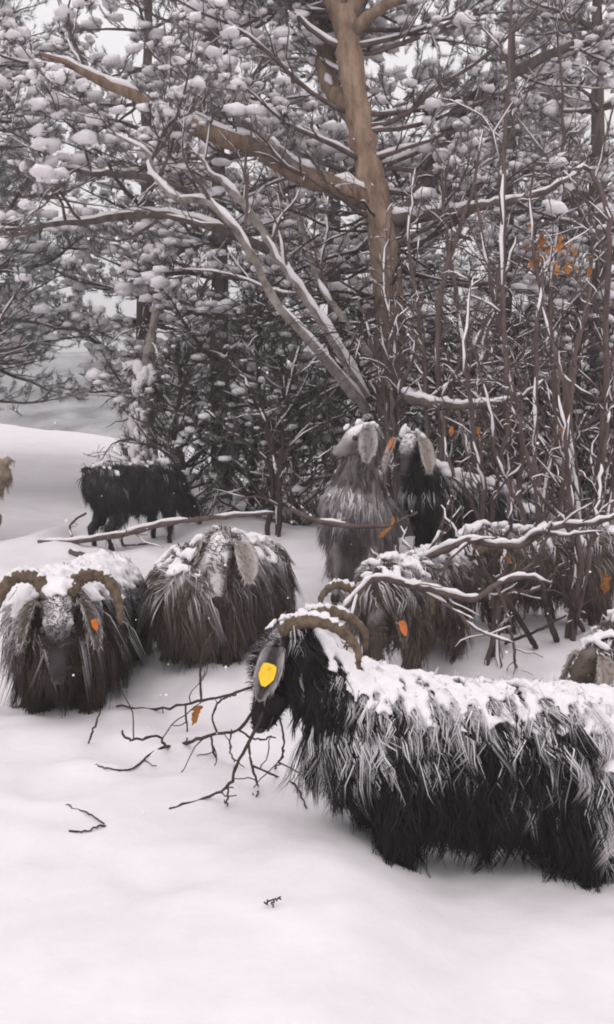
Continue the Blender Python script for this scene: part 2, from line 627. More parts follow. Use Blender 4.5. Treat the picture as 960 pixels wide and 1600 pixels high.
    sv = nrm(np.cross(dd, nn[:, None]) + 1e-5)
    uv = np.cross(sv, dd)
    wr = lock_w * scale * (.6 + .8 * rg.random(nlock)) * np.where(small, .55, 1)
    pr = wr[:, None] * prf[None]
    an = np.array([0, 2.094, 4.189]) + .5
    ring = lk[:, :, None] + pr[:, :, None, None] * (np.cos(an)[None, None, :, None] * sv[:, :, None] + np.sin(an)[None, None, :, None] * uv[:, :, None] * .6)
    vl = np.concatenate([ring[:, :-1].reshape(nlock, -1, 3), lk[:, -1:]], 1)
    tip = 3 * (nr - 1)
    tf = []
    for k in range(nr - 1):
        for j in range(3):
            a, b2, c, d = 3 * k + j, 3 * k + (j + 1) % 3, 3 * (k + 1) + (j + 1) % 3, 3 * (k + 1) + j
            tf += [(a, b2, tip)] if k == nr - 2 else [(a, b2, c), (a, c, d)]
    tf = np.array(tf)
    per = np.concatenate([np.repeat(np.arange(nr - 1), 3), [nr - 1]])
    zt, zb = W((0, 0, .72))[2], W((0, 0, .22))[2]
    back = -(rt @ fwd) / (.45 * scale)
    hrel = (rt[:, 2] - zb) / (zt - zb)
    hrel = np.where(np.isin(reg, ('neck', 'head', 'muzzle')), .48 + .5 * nn[:, 2], hrel)
    cn = rg.random(m)[near]
    ln_ = fbm(rt * 6, seed + 11, 2)
    sn = sstep(snow_lo, snow_hi, hrel + .5 * (cn - .5) + .3 * (rg.random(nlock) - .5) + .5 * (ln_ - .5) + snow_rear * sstep(.35, 1.1, back) + (snow - .5) + .12 * nn[:, 2])
    sn = np.clip(sn * (.55 + .6 * rg.random(nlock)) , 0, 1)
    sn = np.where(reg == 'muzzle', sn * .1 * head_snow, np.where(reg == 'head', sn * head_snow, sn))
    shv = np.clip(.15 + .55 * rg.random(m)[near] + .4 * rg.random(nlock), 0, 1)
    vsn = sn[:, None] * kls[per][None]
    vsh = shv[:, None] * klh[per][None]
    fm = MB()
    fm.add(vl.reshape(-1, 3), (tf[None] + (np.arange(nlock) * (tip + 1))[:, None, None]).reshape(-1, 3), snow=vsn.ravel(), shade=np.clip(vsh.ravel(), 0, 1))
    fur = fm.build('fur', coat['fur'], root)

    # ---- snow lying on the back and head
    if lumps:
        ok = np.where((nn[:, 2] > .5) & ~np.isin(reg, ('shank', 'muzzle')) & (sn > .25))[0]
        if len(ok) > 10:
            pr_ = sn[ok] * np.where(reg[ok] == 'head', 1.2, 1)
            k = rg.choice(ok, min(lumps, len(ok)), replace=False, p=pr_ / pr_.sum())
            sm = MB()
            rr = lump_r * scale * (.55 + .75 * rg.random(len(k))) * np.where(reg[k] == 'head', .62, 1)
            cen = rt[k] + nn[k] * .022 * scale
            Ms = basis(d0[k] + rg.normal(0, .25, (len(k), 3)), np.zeros(len(k))) * (rr[:, None] * np.array([[.8, .8, 1.9]]))[:, None, :]
            bulk(sm, ICO1[0], ICO1[1], Ms, cen)
            v2, f2 = remesh(sm, (.0075 if fine else .011) * scale, 1)
            v2 = v2 + vnormals(v2, f2) * (.012 * (fbm(v2 * 45, seed, 2) - .5))[:, None]
            s2 = MB()
            s2.add(v2, f2)
            tag(s2.build('snow_cover', M['snow'], root), kind='stuff')

    # ---- horns
    for hn in horns:                                            # control points (forward, left, up, radius) in the yaw-only head frame
        c = np.array([[*(poll + Hy @ (np.array(q[:3]) * scale)), q[3] * scale] for q in hn])
        ln = smooth_line(c, 40)
        rad = ln[:, 3] * (1 + .11 * np.sin(np.arange(40) * 1.9))
        hm = MB()
        tube(hm, ln[:, :3], rad, 9)
        h_o = hm.build('horn', M['horn'], root)
        if snow > .3:
            sm = MB()
            a0, a1 = 6, 24
            tube(sm, ln[a0:a1, :3] + UP * (rad[a0:a1] * .75)[:, None], rad[a0:a1] * .7 * (.4 + .9 * rg.random(a1 - a0)), 6)
            sm.build('snow_rim', M['snow'], h_o)
    # ---- ears, hanging
    em = ear_mat or coat['skin']
    for si, s in enumerate((1, -1)):
        e0 = poll + (S * s * .05 + F * .012 + U * .01) * scale * hs
        e1 = e0 + (S * s * .034 + UP * (.008 + ear_up * .05)) * scale
        dn = nrm(-UP * (1 - ear_up) + S * s * (.22 + .7 * ear_up) + Hy @ np.array([ear_fwd, 0, 0]))
        e2 = e1 + (S * s * .012) * scale + dn * ear_len * .4 * scale
        e3 = e2 + nrm(dn + Hy @ np.array([.12, 0, 0])) * ear_len * .45 * scale
        ln = smooth_line([e0, e1, e2, e3], 14)
        tpar = np.linspace(0, 1, 14)
        hw = ear_w * scale * (.22 + .78 * np.sin(np.clip(tpar * 1.02, 0, 1) ** 1.25 * math.pi * .84 + .04)) * np.where(tpar > .9, .75, 1)
        tg = nrm(np.gradient(ln, axis=0))
        wv = Hy @ np.array([1., 0, 0]) * (1 - ear_front) - S * s * ear_front
        wd = nrm(wv - tg * (tg @ wv)[:, None])
        no = nrm(np.cross(tg, wd))
        a = np.linspace(0, 2 * math.pi, 10, endpoint=False)
        cup = .35 * hw[:, None, None] * (np.cos(a) ** 2)[None, :, None] * no[:, None] * -s
        ring = ln[:, None] + hw[:, None, None] * np.cos(a)[None, :, None] * wd[:, None] + .007 * scale * np.sin(a)[None, :, None] * no[:, None] + cup
        n_, k_ = 14, 10
        i = np.arange(n_ - 1)[:, None] * k_
        j = np.arange(k_)[None]
        kk = (j + 1) % k_
        ff = np.concatenate([np.stack([i + j, i + kk, i + k_ + kk], -1).reshape(-1, 3), np.stack([i + j, i + k_ + kk, i + k_ + j], -1).reshape(-1, 3)])
        vv = np.concatenate([ring.reshape(-1, 3), ln[-1:] + tg[-1:] * .012 * scale, ln[:1]])
        j1 = np.arange(k_)
        ff = np.concatenate([ff, np.stack([(n_ - 1) * k_ + j1, (n_ - 1) * k_ + (j1 + 1) % k_, np.full(k_, n_ * k_)], -1), np.stack([(j1 + 1) % k_, j1, np.full(k_, n_ * k_ + 1)], -1)])
        eb = MB()
        rim = np.concatenate([np.tile(np.abs(np.cos(a)) ** 3, n_), [1, .5]])
        eb.add(vv, ff, shade=np.clip(ear_in + (1 - ear_in) * rim, 0, 1), snow=np.clip(rim * head_snow * 1.0 * np.concatenate([np.repeat(fbm(ln * 40, seed), k_), [.3, .3]]), 0, 1))
        eo = eb.build('ear', em, root)
        ne = ear_hair
        ii = rg.integers(2, n_, ne)
        ang_ = rg.random(ne) * 6.283
        er = ln[ii] + (hw[ii] * np.cos(ang_))[:, None] * wd[ii] + (.35 * hw[ii] * np.cos(ang_) ** 2 * -s + .007 * scale * np.sin(ang_))[:, None] * no[ii]
        ed = nrm(tg[ii] + rg.normal(0, .22, (ne, 3)) + no[ii] * np.sign(np.sin(ang_))[:, None] * .25 + wd[ii] * np.cos(ang_)[:, None] * .3)
        el = rg.uniform(.015, .035, ne) * scale
        eq = MB()
        tv = np.array([(1, 0, 0), (-.5, .87, 0), (-.5, -.87, 0), (0, 0, 1.)])
        bb = basis(ed, rg.random(ne) * 6.28) * np.stack([np.full(ne, .0022), np.full(ne, .0022), el], -1)[:, None, :]
        esn = np.clip((rg.random(ne) < head_snow * .5) * rg.random(ne), 0, 1)
        bulk(eq, tv, np.array([(0, 1, 3), (1, 2, 3), (2, 0, 3)]), bb, er, shade=np.clip(.3 + .7 * np.abs(np.cos(ang_)) ** 2, 0, 1), snow=esn)
        tag(eq.build('ear_hair', em, eo), kind='stuff')
        for tg_ in tags:
            if tg_[0] == si:
                q = int(tg_[3]) if len(tg_) > 3 else 8
                to_cam = nrm(np.array([0, 0, CAM_Z]) - (ln[q] + loc))
                nd = no[q] if no[q] @ to_cam > 0 else -no[q]
                c = ln[q] + nd * (.012 + .35 * hw[q] * .2) * scale
                ax, ay = wd[q], tg[q]
                w_, h_ = tg_[2], tg_[2] * 1.15
                prof = [(-.42, -.55), (-.2, -.62), (.2, -.62), (.42, -.55), (.5, -.3), (.5, .1), (.34, .34), (.13, .58), (-.13, .58), (-.34, .34), (-.5, .1), (-.5, -.3)]
                pv = [c + ax * x * w_ + ay * y * h_ + nd * z for z in (0, .004) for x, y in prof]
                npf = len(prof)
                tf2 = [(npf, npf + k, npf + k + 1) for k in range(1, npf - 1)] + [(0, k + 1, k) for k in range(1, npf - 1)]
                for k in range(npf):
                    k2 = (k + 1) % npf
                    tf2 += [(k, k2, npf + k2), (k, npf + k2, npf + k)]
                tm = MB()
                tm.add(pv, tf2)
                ellips(tm, c - ay * h_ * .38 + nd * .006, .007, sub=ICO1)
                tm.build('ear_tag', tg_[1], eo, smooth=False)
    # ---- eyes, nostrils
    for s in (1, -1):
        e = MB()
        ellips(e, poll + (F * .085 + U * .012 + S * s * .046) * scale * hs, .0155 * scale * hs)
        e.build('eye', M['eye'], root)
        e = MB()
        ellips(e, poll + (F * .247 - U * .008 + S * s * .014) * scale * hs, np.array([.006, .004, .009]) * scale * hs, Hax, ICO1)
        e.build('nostril', M['nose'], root)
    e = MB()
    ellips(e, poll + (F * .240 - U * .020) * scale * hs, np.array([.020, .024, .020]) * scale * hs, Hax)
    e.build('nose', nose_mat or M['nose'], root)
    e = MB()
    tube(e, [poll + (F * a + U * b + S * c) * scale * hs for a, b, c in ((.19, -.047, .030), (.225, -.046, .024), (.243, -.045, 0), (.225, -.046, -.024), (.19, -.047, -.030))], .0035 * scale * hs, 5)
    e.build('mouth', M['nose'], root)
    if legs:
        for s in (-1, 1):
            for x in (.305, -.355):
                e = MB()
                for s2 in (-1, 1):
                    ellips(e, W((x + .012, s * .10 + s2 * .014, -.01)), np.array([.034, .015, .03]) * scale, Ta, ICO1)
                e.build('hoof', M['hoof'], root)
    return root


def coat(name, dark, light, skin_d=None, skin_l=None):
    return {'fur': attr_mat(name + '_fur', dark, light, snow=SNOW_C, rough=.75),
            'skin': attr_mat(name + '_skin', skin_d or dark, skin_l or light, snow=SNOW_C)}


# ------------------------------------------------------------------ goats: the herd
C_BLACK = coat('black', (.005, .004, .0045), (.034, .026, .026))
C_BLACKG = coat('sooty', (.012, .01, .011), (.065, .054, .056))
C_BROWN = coat('grey_brown', (.05, .038, .03), (.21, .165, .135), (.05, .04, .034), (.16, .13, .11))
C_DARKB = coat('dark_brown', (.02, .015, .012), (.12, .09, .07))
C_GREY = coat('grey', (.10, .085, .085), (.36, .32, .315))
C_TAN = coat('tan', (.16, .11, .075), (.44, .34, .26))
F_PALE = attr_mat('pale_face', (.22, .19, .18), (.52, .48, .46), snow=SNOW_C)
F_EAR = attr_mat('pale_ear', (.22, .18, .155), (.46, .40, .36), snow=SNOW_C)
F_RIM = attr_mat('dark_ear_pale_rim', (.018, .014, .015), (.30, .27, .265), snow=SNOW_C)
HERD = 'goats feeding in the snow'

goat_specs = []
GOAT_SPOTS = [  # x, y, trough radius, depth
    (-1.06, 4.25, .36, -.025), (-.46, 4.85, .42, -.06), (1.2, 5.3, .6, -.08), (-1.35, 7.9, .5, .08),
    (-2.75, 8.0, .5, .06), (.35, 5.9, .5, .04), (.55, 4.6, .5, .04), (1.55, 4.1, .5, .08)]
for s in GOAT_SPOTS:
    DENTS.append(s)
DENTS += [(-.42, 2.78, .13, .014), (-.75, 2.9, .10, .012), (.0, 2.62, .12, .012), (-.9, 3.5, .16, .02), (-.55, 3.75, .14, .022), (-.2, 3.85, .15, .02), (-.75, 3.85, .12, .02)]


def herd():
    # black goat in front, facing left, snow on its back
    y0 = 3.12
    hx = lambda sx: [(.0, sx * .035, .045, .024), (-.06, sx * .055, .085, .023), (-.15, sx * .10, .085, .019), (-.225, sx * .13, .03, .013), (-.235, sx * .135, -.035, .006)]
    goat('goat', 'long haired black goat in front with snow crusted back and yellow ear tag', (.52, y0, -.15), R(180 + 4), P(446, 1008, y0 + .0), R(172), R(68),
         C_BLACK, group=HERD, pitch=R(5), scale=1.06, nlock=34000, lock_w=.0021, hair=1.05, fine=True, hs=1.1, skirt=1.15, snow=.41, snow_rear=.85, lumps=1500, lump_r=.0125, head_snow=.42,
         horns=[hx(1), hx(-1)], ear_mat=F_RIM, ear_len=.165, ear_w=.042, ear_fwd=.22, ear_front=.12, ear_hair=110, ear_in=.04, tags=[(0, M['tag_yellow'], .052, 9)], seed=11, girth=1.04)
    # horned goat at the left, facing the camera with its head low
    y0 = 4.25
    hz = lambda s: [(.0, s * .035, .04, .030), (-.02, s * .085, .10, .029), (-.01, s * .165, .10, .025), (.02, s * .215, .02, .019), (.05, s * .225, -.07, .008)]
    goat('goat', 'dark goat at left with curved horns and snowy forehead, facing the camera head down', (-1.08, y0 + .42, -.02), R(-94), P(92, 945, y0 - .2), R(-80), R(66),
         C_DARKB, group=HERD, scale=1.12, nlock=19000, lock_w=.0028, hair=1.1, snow=.36, lumps=700, lump_r=.024, skirt=1.45, head_snow=.6, face=C_BLACKG['skin'], horns=[hz(1), hz(-1)], 
         ear_mat=C_BROWN['skin'], ear_len=.19, tags=[(0, M['tag_orange'], .035, 9)], seed=21, girth=1.08, beard=.1, hs=1.12)
    # grey brown goat in the middle, pale face
    y0 = 4.7
    goat('goat', 'shaggy grey brown goat with snow capped head and pale drooping ear, facing the camera', (-.44, y0 + .44, .06), R(-108), P(346, 850, y0), R(-100), R(64),
         C_BROWN, face=F_PALE, group=HERD, scale=1.1, nlock=19000, lock_w=.0028, hair=1.1, skirt=1.45, hs=1.02, face_dark=.55, snow=.30, lumps=320, lump_r=.02, head_snow=1.0,
         ear_mat=F_EAR, ear_len=.2, ear_w=.058, seed=31, girth=1.12, beard=.06)
    # black goat far left, rump to the left
    goat('goat', 'small dark goat beyond the stick, its rump and raised tail towards the snowfield', (-1.36, 7.85, .58), R(52), (-1.0, 8.3, .95), R(50), R(50),
         C_BLACKG, group=HERD, scale=.94, nlock=5000, hair=.9, snow=.08, lumps=40, head_snow=.3, seed=41)
    # tan goat cut by the left edge
    goat('goat', 'tan goat cut off by the left edge of the picture', (-2.95, 8.0, .62), R(178), (-3.5, 7.95, 1.15), R(178), R(40),
         C_TAN, group=HERD, scale=.98, nlock=3000, hair=.75, snow=.25, lumps=40, head_snow=.3, seed=51)
    # grey goat reaching up at the branches
    y0 = 5.7
    goat('goat', 'pale grey goat with raised neck reaching into the branches, orange tag in its ear', (.30, y0 + .30, .40), R(-97), P(566, 676, y0), R(-150), R(30),
         C_GREY, face=C_GREY['skin'], group=HERD, pitch=R(24), girth=1.2, scale=1.0, nlock=9000, hair=1.15, snow=.42, lumps=110, head_snow=.6,
         ear_mat=C_GREY['skin'], ear_len=.22, ear_w=.055, tags=[(1, M['tag_orange'], .045, 11)], seed=61)
    # black goat beside it with a pale ear
    y0 = 6.15
    goat('goat', 'black goat with pale hanging ear and snowy back, right of the grey goat', (1.0, y0 + .3, .46), R(-152), P(640, 690, y0), R(-112), R(52),
         C_BLACKG, group=HERD, pitch=R(10), scale=1.02, nlock=6000, hair=1.0, snow=.40, lumps=160, lump_r=.03, head_snow=.5,
         ear_mat=F_EAR, ear_len=.24, ear_w=.055, tags=[(1, M['tag_orange'], .055, 6)], seed=71)
    # brown horned goat behind the front goat
    y0 = 4.35
    hb = lambda s: [(.0, s * .035, .04, .026), (-.03, s * .10, .10, .025), (-.02, s * .19, .13, .021), (.02, s * .255, .08, .015), (.045, s * .26, .0, .007)]
    goat('goat', 'brown goat with wide horns and orange ear tag, half hidden behind the black goat', (.52, y0 + .42, .18), R(-118), P(588, 958, y0), R(-92), R(55),
         C_BROWN, face=C_DARKB['skin'], group=HERD, scale=.95, nlock=8000, hair=1.05, snow=.36, lumps=160, lump_r=.02, head_snow=.15, horns=[hb(1), hb(-1)],
         ear_mat=C_BROWN['skin'], ear_len=.18, tags=[(0, M['tag_orange'], .05, 9)], seed=81)
    # brown goat among the shrub stems
    y0 = 5.1
    hc = lambda s: [(.0, s * .03, .04, .024), (-.05, s * .05, .10, .023), (-.15, s * .08, .10, .018), (-.21, s * .11, .03, .010), (-.2, s * .12, -.02, .006)]
    goat('goat', 'brown goat standing among shrub stems behind the snow lined branches, head lowered', (1.30, y0 + .35, .24), R(-163), P(733, 888, y0), R(-150), R(60),
         C_BROWN, group=HERD, scale=.98, nlock=6000, hair=1.0, snow=.30, lumps=70, head_snow=.4, horns=[hc(1), hc(-1)],
         ear_mat=C_BROWN['skin'], ear_len=.17, seed=91)
    # dark goat at the right edge
    y0 = 3.95
    goat('goat', 'dark brown goat at the right edge with pale ear, behind the black goat', (1.72, y0 + .2, .02), R(-172), P(925, 1030, y0), R(-150), R(50),
         C_DARKB, group=HERD, scale=.95, nlock=7000, hair=1.0, snow=.38, lumps=160, lump_r=.02, head_snow=.08,
         ear_mat=F_EAR, ear_len=.19, seed=101)


herd()

# ------------------------------------------------------------------ ground sheet
def axis_coords(parts):
    out_ = []
    for a, b, st in parts:
        out_.append(np.arange(a, b, st))
    return np.concatenate(out_)


def grid_mesh(xs, ys, zf):
    X, Y = np.meshgrid(xs, ys)
    Z = zf(X, Y)
    v = np.stack([X, Y, Z], -1).reshape(-1, 3)
    nx, ny = len(xs), len(ys)
    i = (np.arange(ny - 1)[:, None] * nx + np.arange(nx - 1)[None]).ravel()
    f = np.concatenate([np.stack([i, i + 1, i + nx + 1], -1), np.stack([i, i + nx + 1, i + nx], -1)])
    return v, f


gx = np.concatenate([-np.geomspace(160, 6, 24)[:-1], np.arange(-6, -2.2, .12), np.arange(-2.2, 2.2, .042), np.arange(2.2, 6, .12), np.geomspace(6, 160, 24)])
gy = np.concatenate([-np.geomspace(60, 2, 10)[:-1], np.arange(-2, 1.4, .15), np.arange(1.4, 6.6, .042), np.arange(6.6, 16, .1), np.geomspace(16, 160, 40)])
g = MB()
g.add(*grid_mesh(gx, gy, ground_z))
tag(g.build('snow_ground', M['ground']), 'deep soft white snow covering the sloping ground', 'snow', kind='structure')

# ------------------------------------------------------------------ vegetation: builders
def needle_template(n, seed, ln=.55, width=.045, cone=.75):
    rg = np.random.default_rng(seed)
    v, f = [], []
    for k in range(n):
        z = rg.uniform(-.55, .45)
        a = rg.uniform(0, 6.283)
        c = cone * rg.uniform(.7, 1.2)
        d = np.array([math.cos(a) * math.sin(c), math.sin(a) * math.sin(c), math.cos(c)])
        s = np.array([-math.sin(a), math.cos(a), 0]) * width * .5
        o = np.array([0, 0, z])
        L = ln * rg.uniform(.75, 1.15)
        b = len(v)
        v += [o - s, o + s, o + d * L]
        f.append((b, b + 1, b + 2))
    return np.array(v), np.array(f)


NEEDLES_NEAR = [needle_template(52, k, .48, .036) for k in range(4)]
NEEDLES_FAR = [needle_template(29, 20 + k, .48, .05) for k in range(4)]


def puff_template(src, seed):
    v = src[0].copy()
    v = v * (1 + .95 * (fbm(v * 1.5 + seed * 7.3, seed, 2) - .5))[:, None]
    v = v + .35 * (fbm(np.stack([v * 1.1 + k * 9.1 for k in range(3)], 1), seed + 3, 1) - .5)
    v[:, 2] *= .62
    v[:, 0] *= 1.25
    return v, src[1]


PUFF_NEAR = [puff_template(ICO2 if k < 2 else ICO1, k) for k in range(4)]
PUFF_FAR = [puff_template(ICO1, 10 + k) for k in range(4)]


def tufts(items, needles, puffs, needle_mat, root, origin, rg, snow_p=.7, frost=.15, puff=.5, puff_r=.5):
    """items: list of (position, direction, size); -> crown part and its snow"""
    if not items:
        return
    pos = np.array([i[0] for i in items])
    d = np.array([i[1] for i in items])
    sz = np.array([i[2] for i in items])
    n = len(pos)
    nm, sm = MB(), MB()
    which = rg.integers(0, len(needles), n)
    for k in range(len(needles)):
        m = which == k
        if m.any():
            Mx = basis(d[m], rg.random(m.sum()) * 6.28) * sz[m][:, None, None]
            bulk(nm, *needles[k], Mx, pos[m], shade=rg.random(m.sum()) ** 1.4, snow=np.clip(frost + .35 * (rg.random(m.sum()) - .5), 0, .8))
    cl = fbm(pos * 2.2, int(rg.integers(0, 90)), 2)
    has = rg.random(n) < snow_p * sstep(.25, .6, cl) * 1.25
    wp = rg.integers(0, len(puffs), n)
    for k in range(len(puffs)):
        m = has & (wp == k)
        if m.any():
            c = m.sum()
            a = np.arctan2(d[m][:, 1], d[m][:, 0]) + rg.normal(0, .4, c)
            rz = np.zeros((c, 3, 3))
            rz[:, 0, 0] = np.cos(a); rz[:, 0, 1] = -np.sin(a); rz[:, 1, 0] = np.sin(a); rz[:, 1, 1] = np.cos(a); rz[:, 2, 2] = 1
            r = sz[m] * puff_r * (.4 + .9 * rg.random(c) ** 1.8)
            bulk(sm, *puffs[k], rz * r[:, None, None], pos[m] + nrm(d[m]) * (sz[m] * .05)[:, None] + UP * (r * .45 + sz[m] * .08)[:, None])
    cr = nm.build('crown', needle_mat, root, smooth=False, origin=origin)
    tag(cr, kind='stuff')
    if sm.v or sm.q:
        s_ = sm.build('snow_load', M['snow'], cr, origin=origin)
        tag(s_, kind='stuff')
    return cr


WIND = nrm(np.array([-.5, -.75, .25]))


def snow_strip(sm, pts, rad, rg, cover=.6, thick=1.0, minr=.003, vertical=.5, sides=5):
    """snow lying along a branch, in broken stretches"""
    pts = np.asarray(pts)
    n = len(pts)
    if n < 3:
        return
    t = nrm(np.gradient(pts, axis=0))
    hz = np.sqrt(np.clip(1 - t[:, 2] ** 2, 0, 1))
    rad = np.broadcast_to(rad, (n,))
    k_ = max(2, n // 3 + 2)
    nz = np.interp(np.linspace(0, k_ - 1, n), np.arange(k_), rg.random(k_)) * .9 + .1 * rg.random(n)
    on = nz < cover * (hz * (1 - vertical) + vertical)
    up = UP[None] - t * t[:, 2:3]
    wd = WIND[None] - t * (t @ WIND)[:, None]
    off = nrm(up * hz[:, None] + wd * (1 - hz[:, None] + .15))
    i = 0
    while i < n:
        if on[i]:
            j = i
            while j + 1 < n and on[j + 1]:
                j += 1
            if j - i >= 1:
                k = np.arange(i, j + 1)
                rr = (rad[k] * .7 * thick + minr * .8) * (.65 + .7 * rg.random(len(k)))
                rr[0] *= .35
                rr[-1] *= .35
                tube(sm, pts[k] + off[k] * (rad[k] * .8 + rr * .35)[:, None], rr, sides)
            i = j + 1
        else:
            i += 1


def wiggle(p0, d, L, n, rg, bend=.25, rise=0.):
    """a crooked line"""
    p = [np.asarray(p0, float)]
    d = nrm(d)
    for k in range(n):
        d = nrm(d + rg.normal(0, bend / math.sqrt(n), 3) * 1.3 + UP * rise / n)
        p.append(p[-1] + d * L / n)
    return np.array(p)


def bough(line, r0, rg, tw, sw, it, size=.13, density=1., spread=.5, droop=0., tuft_every=.085, start=.2, snow_cover=.5, tip=True, lift=.25):
    """side twigs with needle tufts along a pine branch"""
    n = len(line)
    seg = np.linalg.norm(np.diff(line, axis=0), axis=1)
    L = seg.sum()
    cum = np.concatenate([[0], np.cumsum(seg)]) / L
    s = start
    sg = 1
    while s < 1:
        p = np.array([np.interp(s, cum, line[:, k]) for k in range(3)])
        p2 = np.array([np.interp(min(1, s + .03), cum, line[:, k]) for k in range(3)])
        t = nrm(p2 - p + 1e-6)
        sd = nrm(np.cross(t, UP) + 1e-4) * sg
        sg = -sg
        l = (L * spread * (1 - s) ** .8 + .12) * rg.uniform(.6, 1.15)
        d = t * rg.uniform(.4, .9) + sd * rg.uniform(.5, 1.0) + UP * (rg.uniform(-.25, .5) * 1 + lift - droop)
        ln = wiggle(p, d, l, 4, rg, .35, .25 - droop)
        rr = np.linspace(max(.0035, r0 * .33 * (1 - s) + .003), .0025, 5)
        tube(tw, ln, rr, 3)
        snow_strip(sw, ln, rr, rg, snow_cover, 1., .003, .3, 3)
        m = max(2, int(l / tuft_every))
        for q in range(m):
            a = (q + .8) / m
            if rg.random() > density:
                continue
            pp = np.array([np.interp(a, np.linspace(0, 1, 5), ln[:, k]) for k in range(3)])
            td = nrm(ln[-1] - ln[-2])
            off = nrm(td * .5 + rg.normal(0, .5, 3) + UP * .3)
            e = pp + off * size * .55 * (q < m - 1)
            it.append((e, nrm(off + td * .6 + UP * .2), size * rg.uniform(.75, 1.25)))
        s += rg.uniform(.6, 1.3) * .11 / max(L, .3)
    if tip:
        it.append((line[-1], nrm(line[-1] - line[-2]), size))


def pine(name, label, base, height, crown_r, low, rg, nmat, bark, size=.15, density=1., far=True, whorl=.36, per=5, snow_p=.7, frost=.15, droop=0.,
         trunk_r=.12, zmax=99, spread=.45, every=.1, lean=(0, 0), bare=0., group=None, az=None, puff_r=.44, start=.25, cat='tree'):
    x, y = base
    z0 = gz(x, y) - .15
    o = np.array([x, y, z0])
    root = empty(name, o, label, cat, group)
    tl = [np.zeros(3)]
    n = 14
    for k in range(n):
        tl.append(tl[-1] + np.array([lean[0] / n + rg.normal(0, .02), lean[1] / n + rg.normal(0, .02), height / n]))
    tl = np.array(tl)
    tr = np.linspace(trunk_r, .012, n + 1)
    t = MB()
    tube(t, tl, tr, 9)
    t.build('trunk', bark, root)
    tw, sw, it = MB(), MB(), []
    z = low
    while z < min(height - .15, zmax):
        fr = (z - low) / (height - low)
        prof = (1 - fr) ** .75 * (.55 + .45 * min(1, fr / .15 + .3))
        c = np.array([np.interp(z, tl[:, 2], tl[:, k]) for k in range(3)])
        a0 = rg.random() * 6.28
        for b in range(per):
            a = a0 + b * 6.283 / per + rg.normal(0, .2)
            if az is not None and not az(a):
                continue
            l = crown_r * prof * rg.uniform(.7, 1.15)
            d = np.array([math.cos(a), math.sin(a), rg.uniform(-.1, .3) - droop])
            ln = wiggle(c, d, l, 8, rg, .3, .3 - droop)
            r = np.linspace(.012 + .012 * l, .004, 9)
            tube(tw, ln, r, 5)
            snow_strip(sw, ln, r, rg, .6, 1., .004, .3, 4)
            bough(ln, r[0], rg, tw, sw, it, size, density, spread, droop, every, start)
        z += whorl * rg.uniform(.8, 1.2)
    tag(tw.build('branch_work', M['twig'], root), kind='stuff')
    if sw.v or sw.q:
        tag(sw.build('branch_snow', M['snow'], root), kind='stuff')
    tufts(it, NEEDLES_FAR if far else NEEDLES_NEAR, PUFF_FAR if far else PUFF_NEAR, nmat, root, None, rg, snow_p, frost, puff_r=puff_r)
    return root, len(it)


def twiggery(mb, sw, line, r0, rg, depth, per_m=9, ang=.8, ratio=.55, cover=.5, up=.4, leaf_tips=None, rmin=.0018, sides=4):
    """bare twigs, recursive"""
    seg = np.linalg.norm(np.diff(line, axis=0), axis=1)
    L = seg.sum()
    cum = np.concatenate([[0], np.cumsum(seg)]) / L
    k = max(2, int(L * per_m))
    for s in np.sort(rg.uniform(.15, 1, k)):
        p = np.array([np.interp(s, cum, line[:, c]) for c in range(3)])
        p2 = np.array([np.interp(min(1, s + .05), cum, line[:, c]) for c in range(3)])
        t = nrm(p2 - p + 1e-6)
        sd = rg.normal(0, 1, 3)
        sd = nrm(sd - t * (sd @ t))
        d = t * math.cos(ang) + sd * math.sin(ang) + UP * up * rg.random()
        l = L * ratio * (1 - .6 * s) * rg.uniform(.5, 1.2)
        r = max(rmin * 1.3, r0 * (1 - .7 * s) * .5)
        ln = wiggle(p, d, l, 6, rg, .45, .15)
        rr = np.linspace(r, rmin, 7)
        tube(mb, ln, rr, sides)
        snow_strip(sw, ln, rr, rg, cover, 1., .0028, .35, 4)
        if leaf_tips is not None:
            leaf_tips.append(ln[-1])
        if depth > 1 and l > .12:
            twiggery(mb, sw, ln, r, rg, depth - 1, per_m * 1.15, ang, ratio, cover, up, leaf_tips, rmin, sides)


def leaf_mesh(rg, size):
    """a curled withered leaf"""
    n = 7
    v, f = [], []
    for i in range(n):
        t = i / (n - 1)
        w = math.sin(math.pi * (t * .92 + .04)) ** 1.1 * .27 * (1 + .25 * math.sin(i * 2.2))
        z = .55 * t * t
        for sgn, h in ((-1, .16), (0, 0), (1, .16)):
            v.append((sgn * w, t - .0, z + h * w * 2.2 + rg.normal(0, .015)))
    for i in range(n - 1):
        for j in range(2):
            a = i * 3 + j
            f += [(a, a + 1, a + 4), (a, a + 4, a + 3)]
    v = np.array(v)
    f = np.array(f)
    m = len(v)
    v = np.concatenate([v, v + np.array([0, 0, .02])]) * size
    f = np.concatenate([f[:, ::-1], f + m])
    return v, f


LEAF = [leaf_mesh(np.random.default_rng(k), 1.0) for k in range(3)]


def leaves(root, spots, rg, size=.072):
    o = np.array(root.location)
    for p in spots:
        k = int(rg.integers(0, 3))
        a = nrm(rg.normal(0, 1, 3) + np.array([0, 0, -1.1]))
        Mx = basis(a[None], np.array([rg.random() * 6.28]))[0]
        Mx = np.stack([Mx[:, 0], Mx[:, 2], Mx[:, 1]], -1) * size * rg.uniform(.7, 1.3)
        b = MB()
        b.add(LEAF[k][0] @ Mx.T + p - o, LEAF[k][1])
        b.build('leaf', M['leaf'], root)


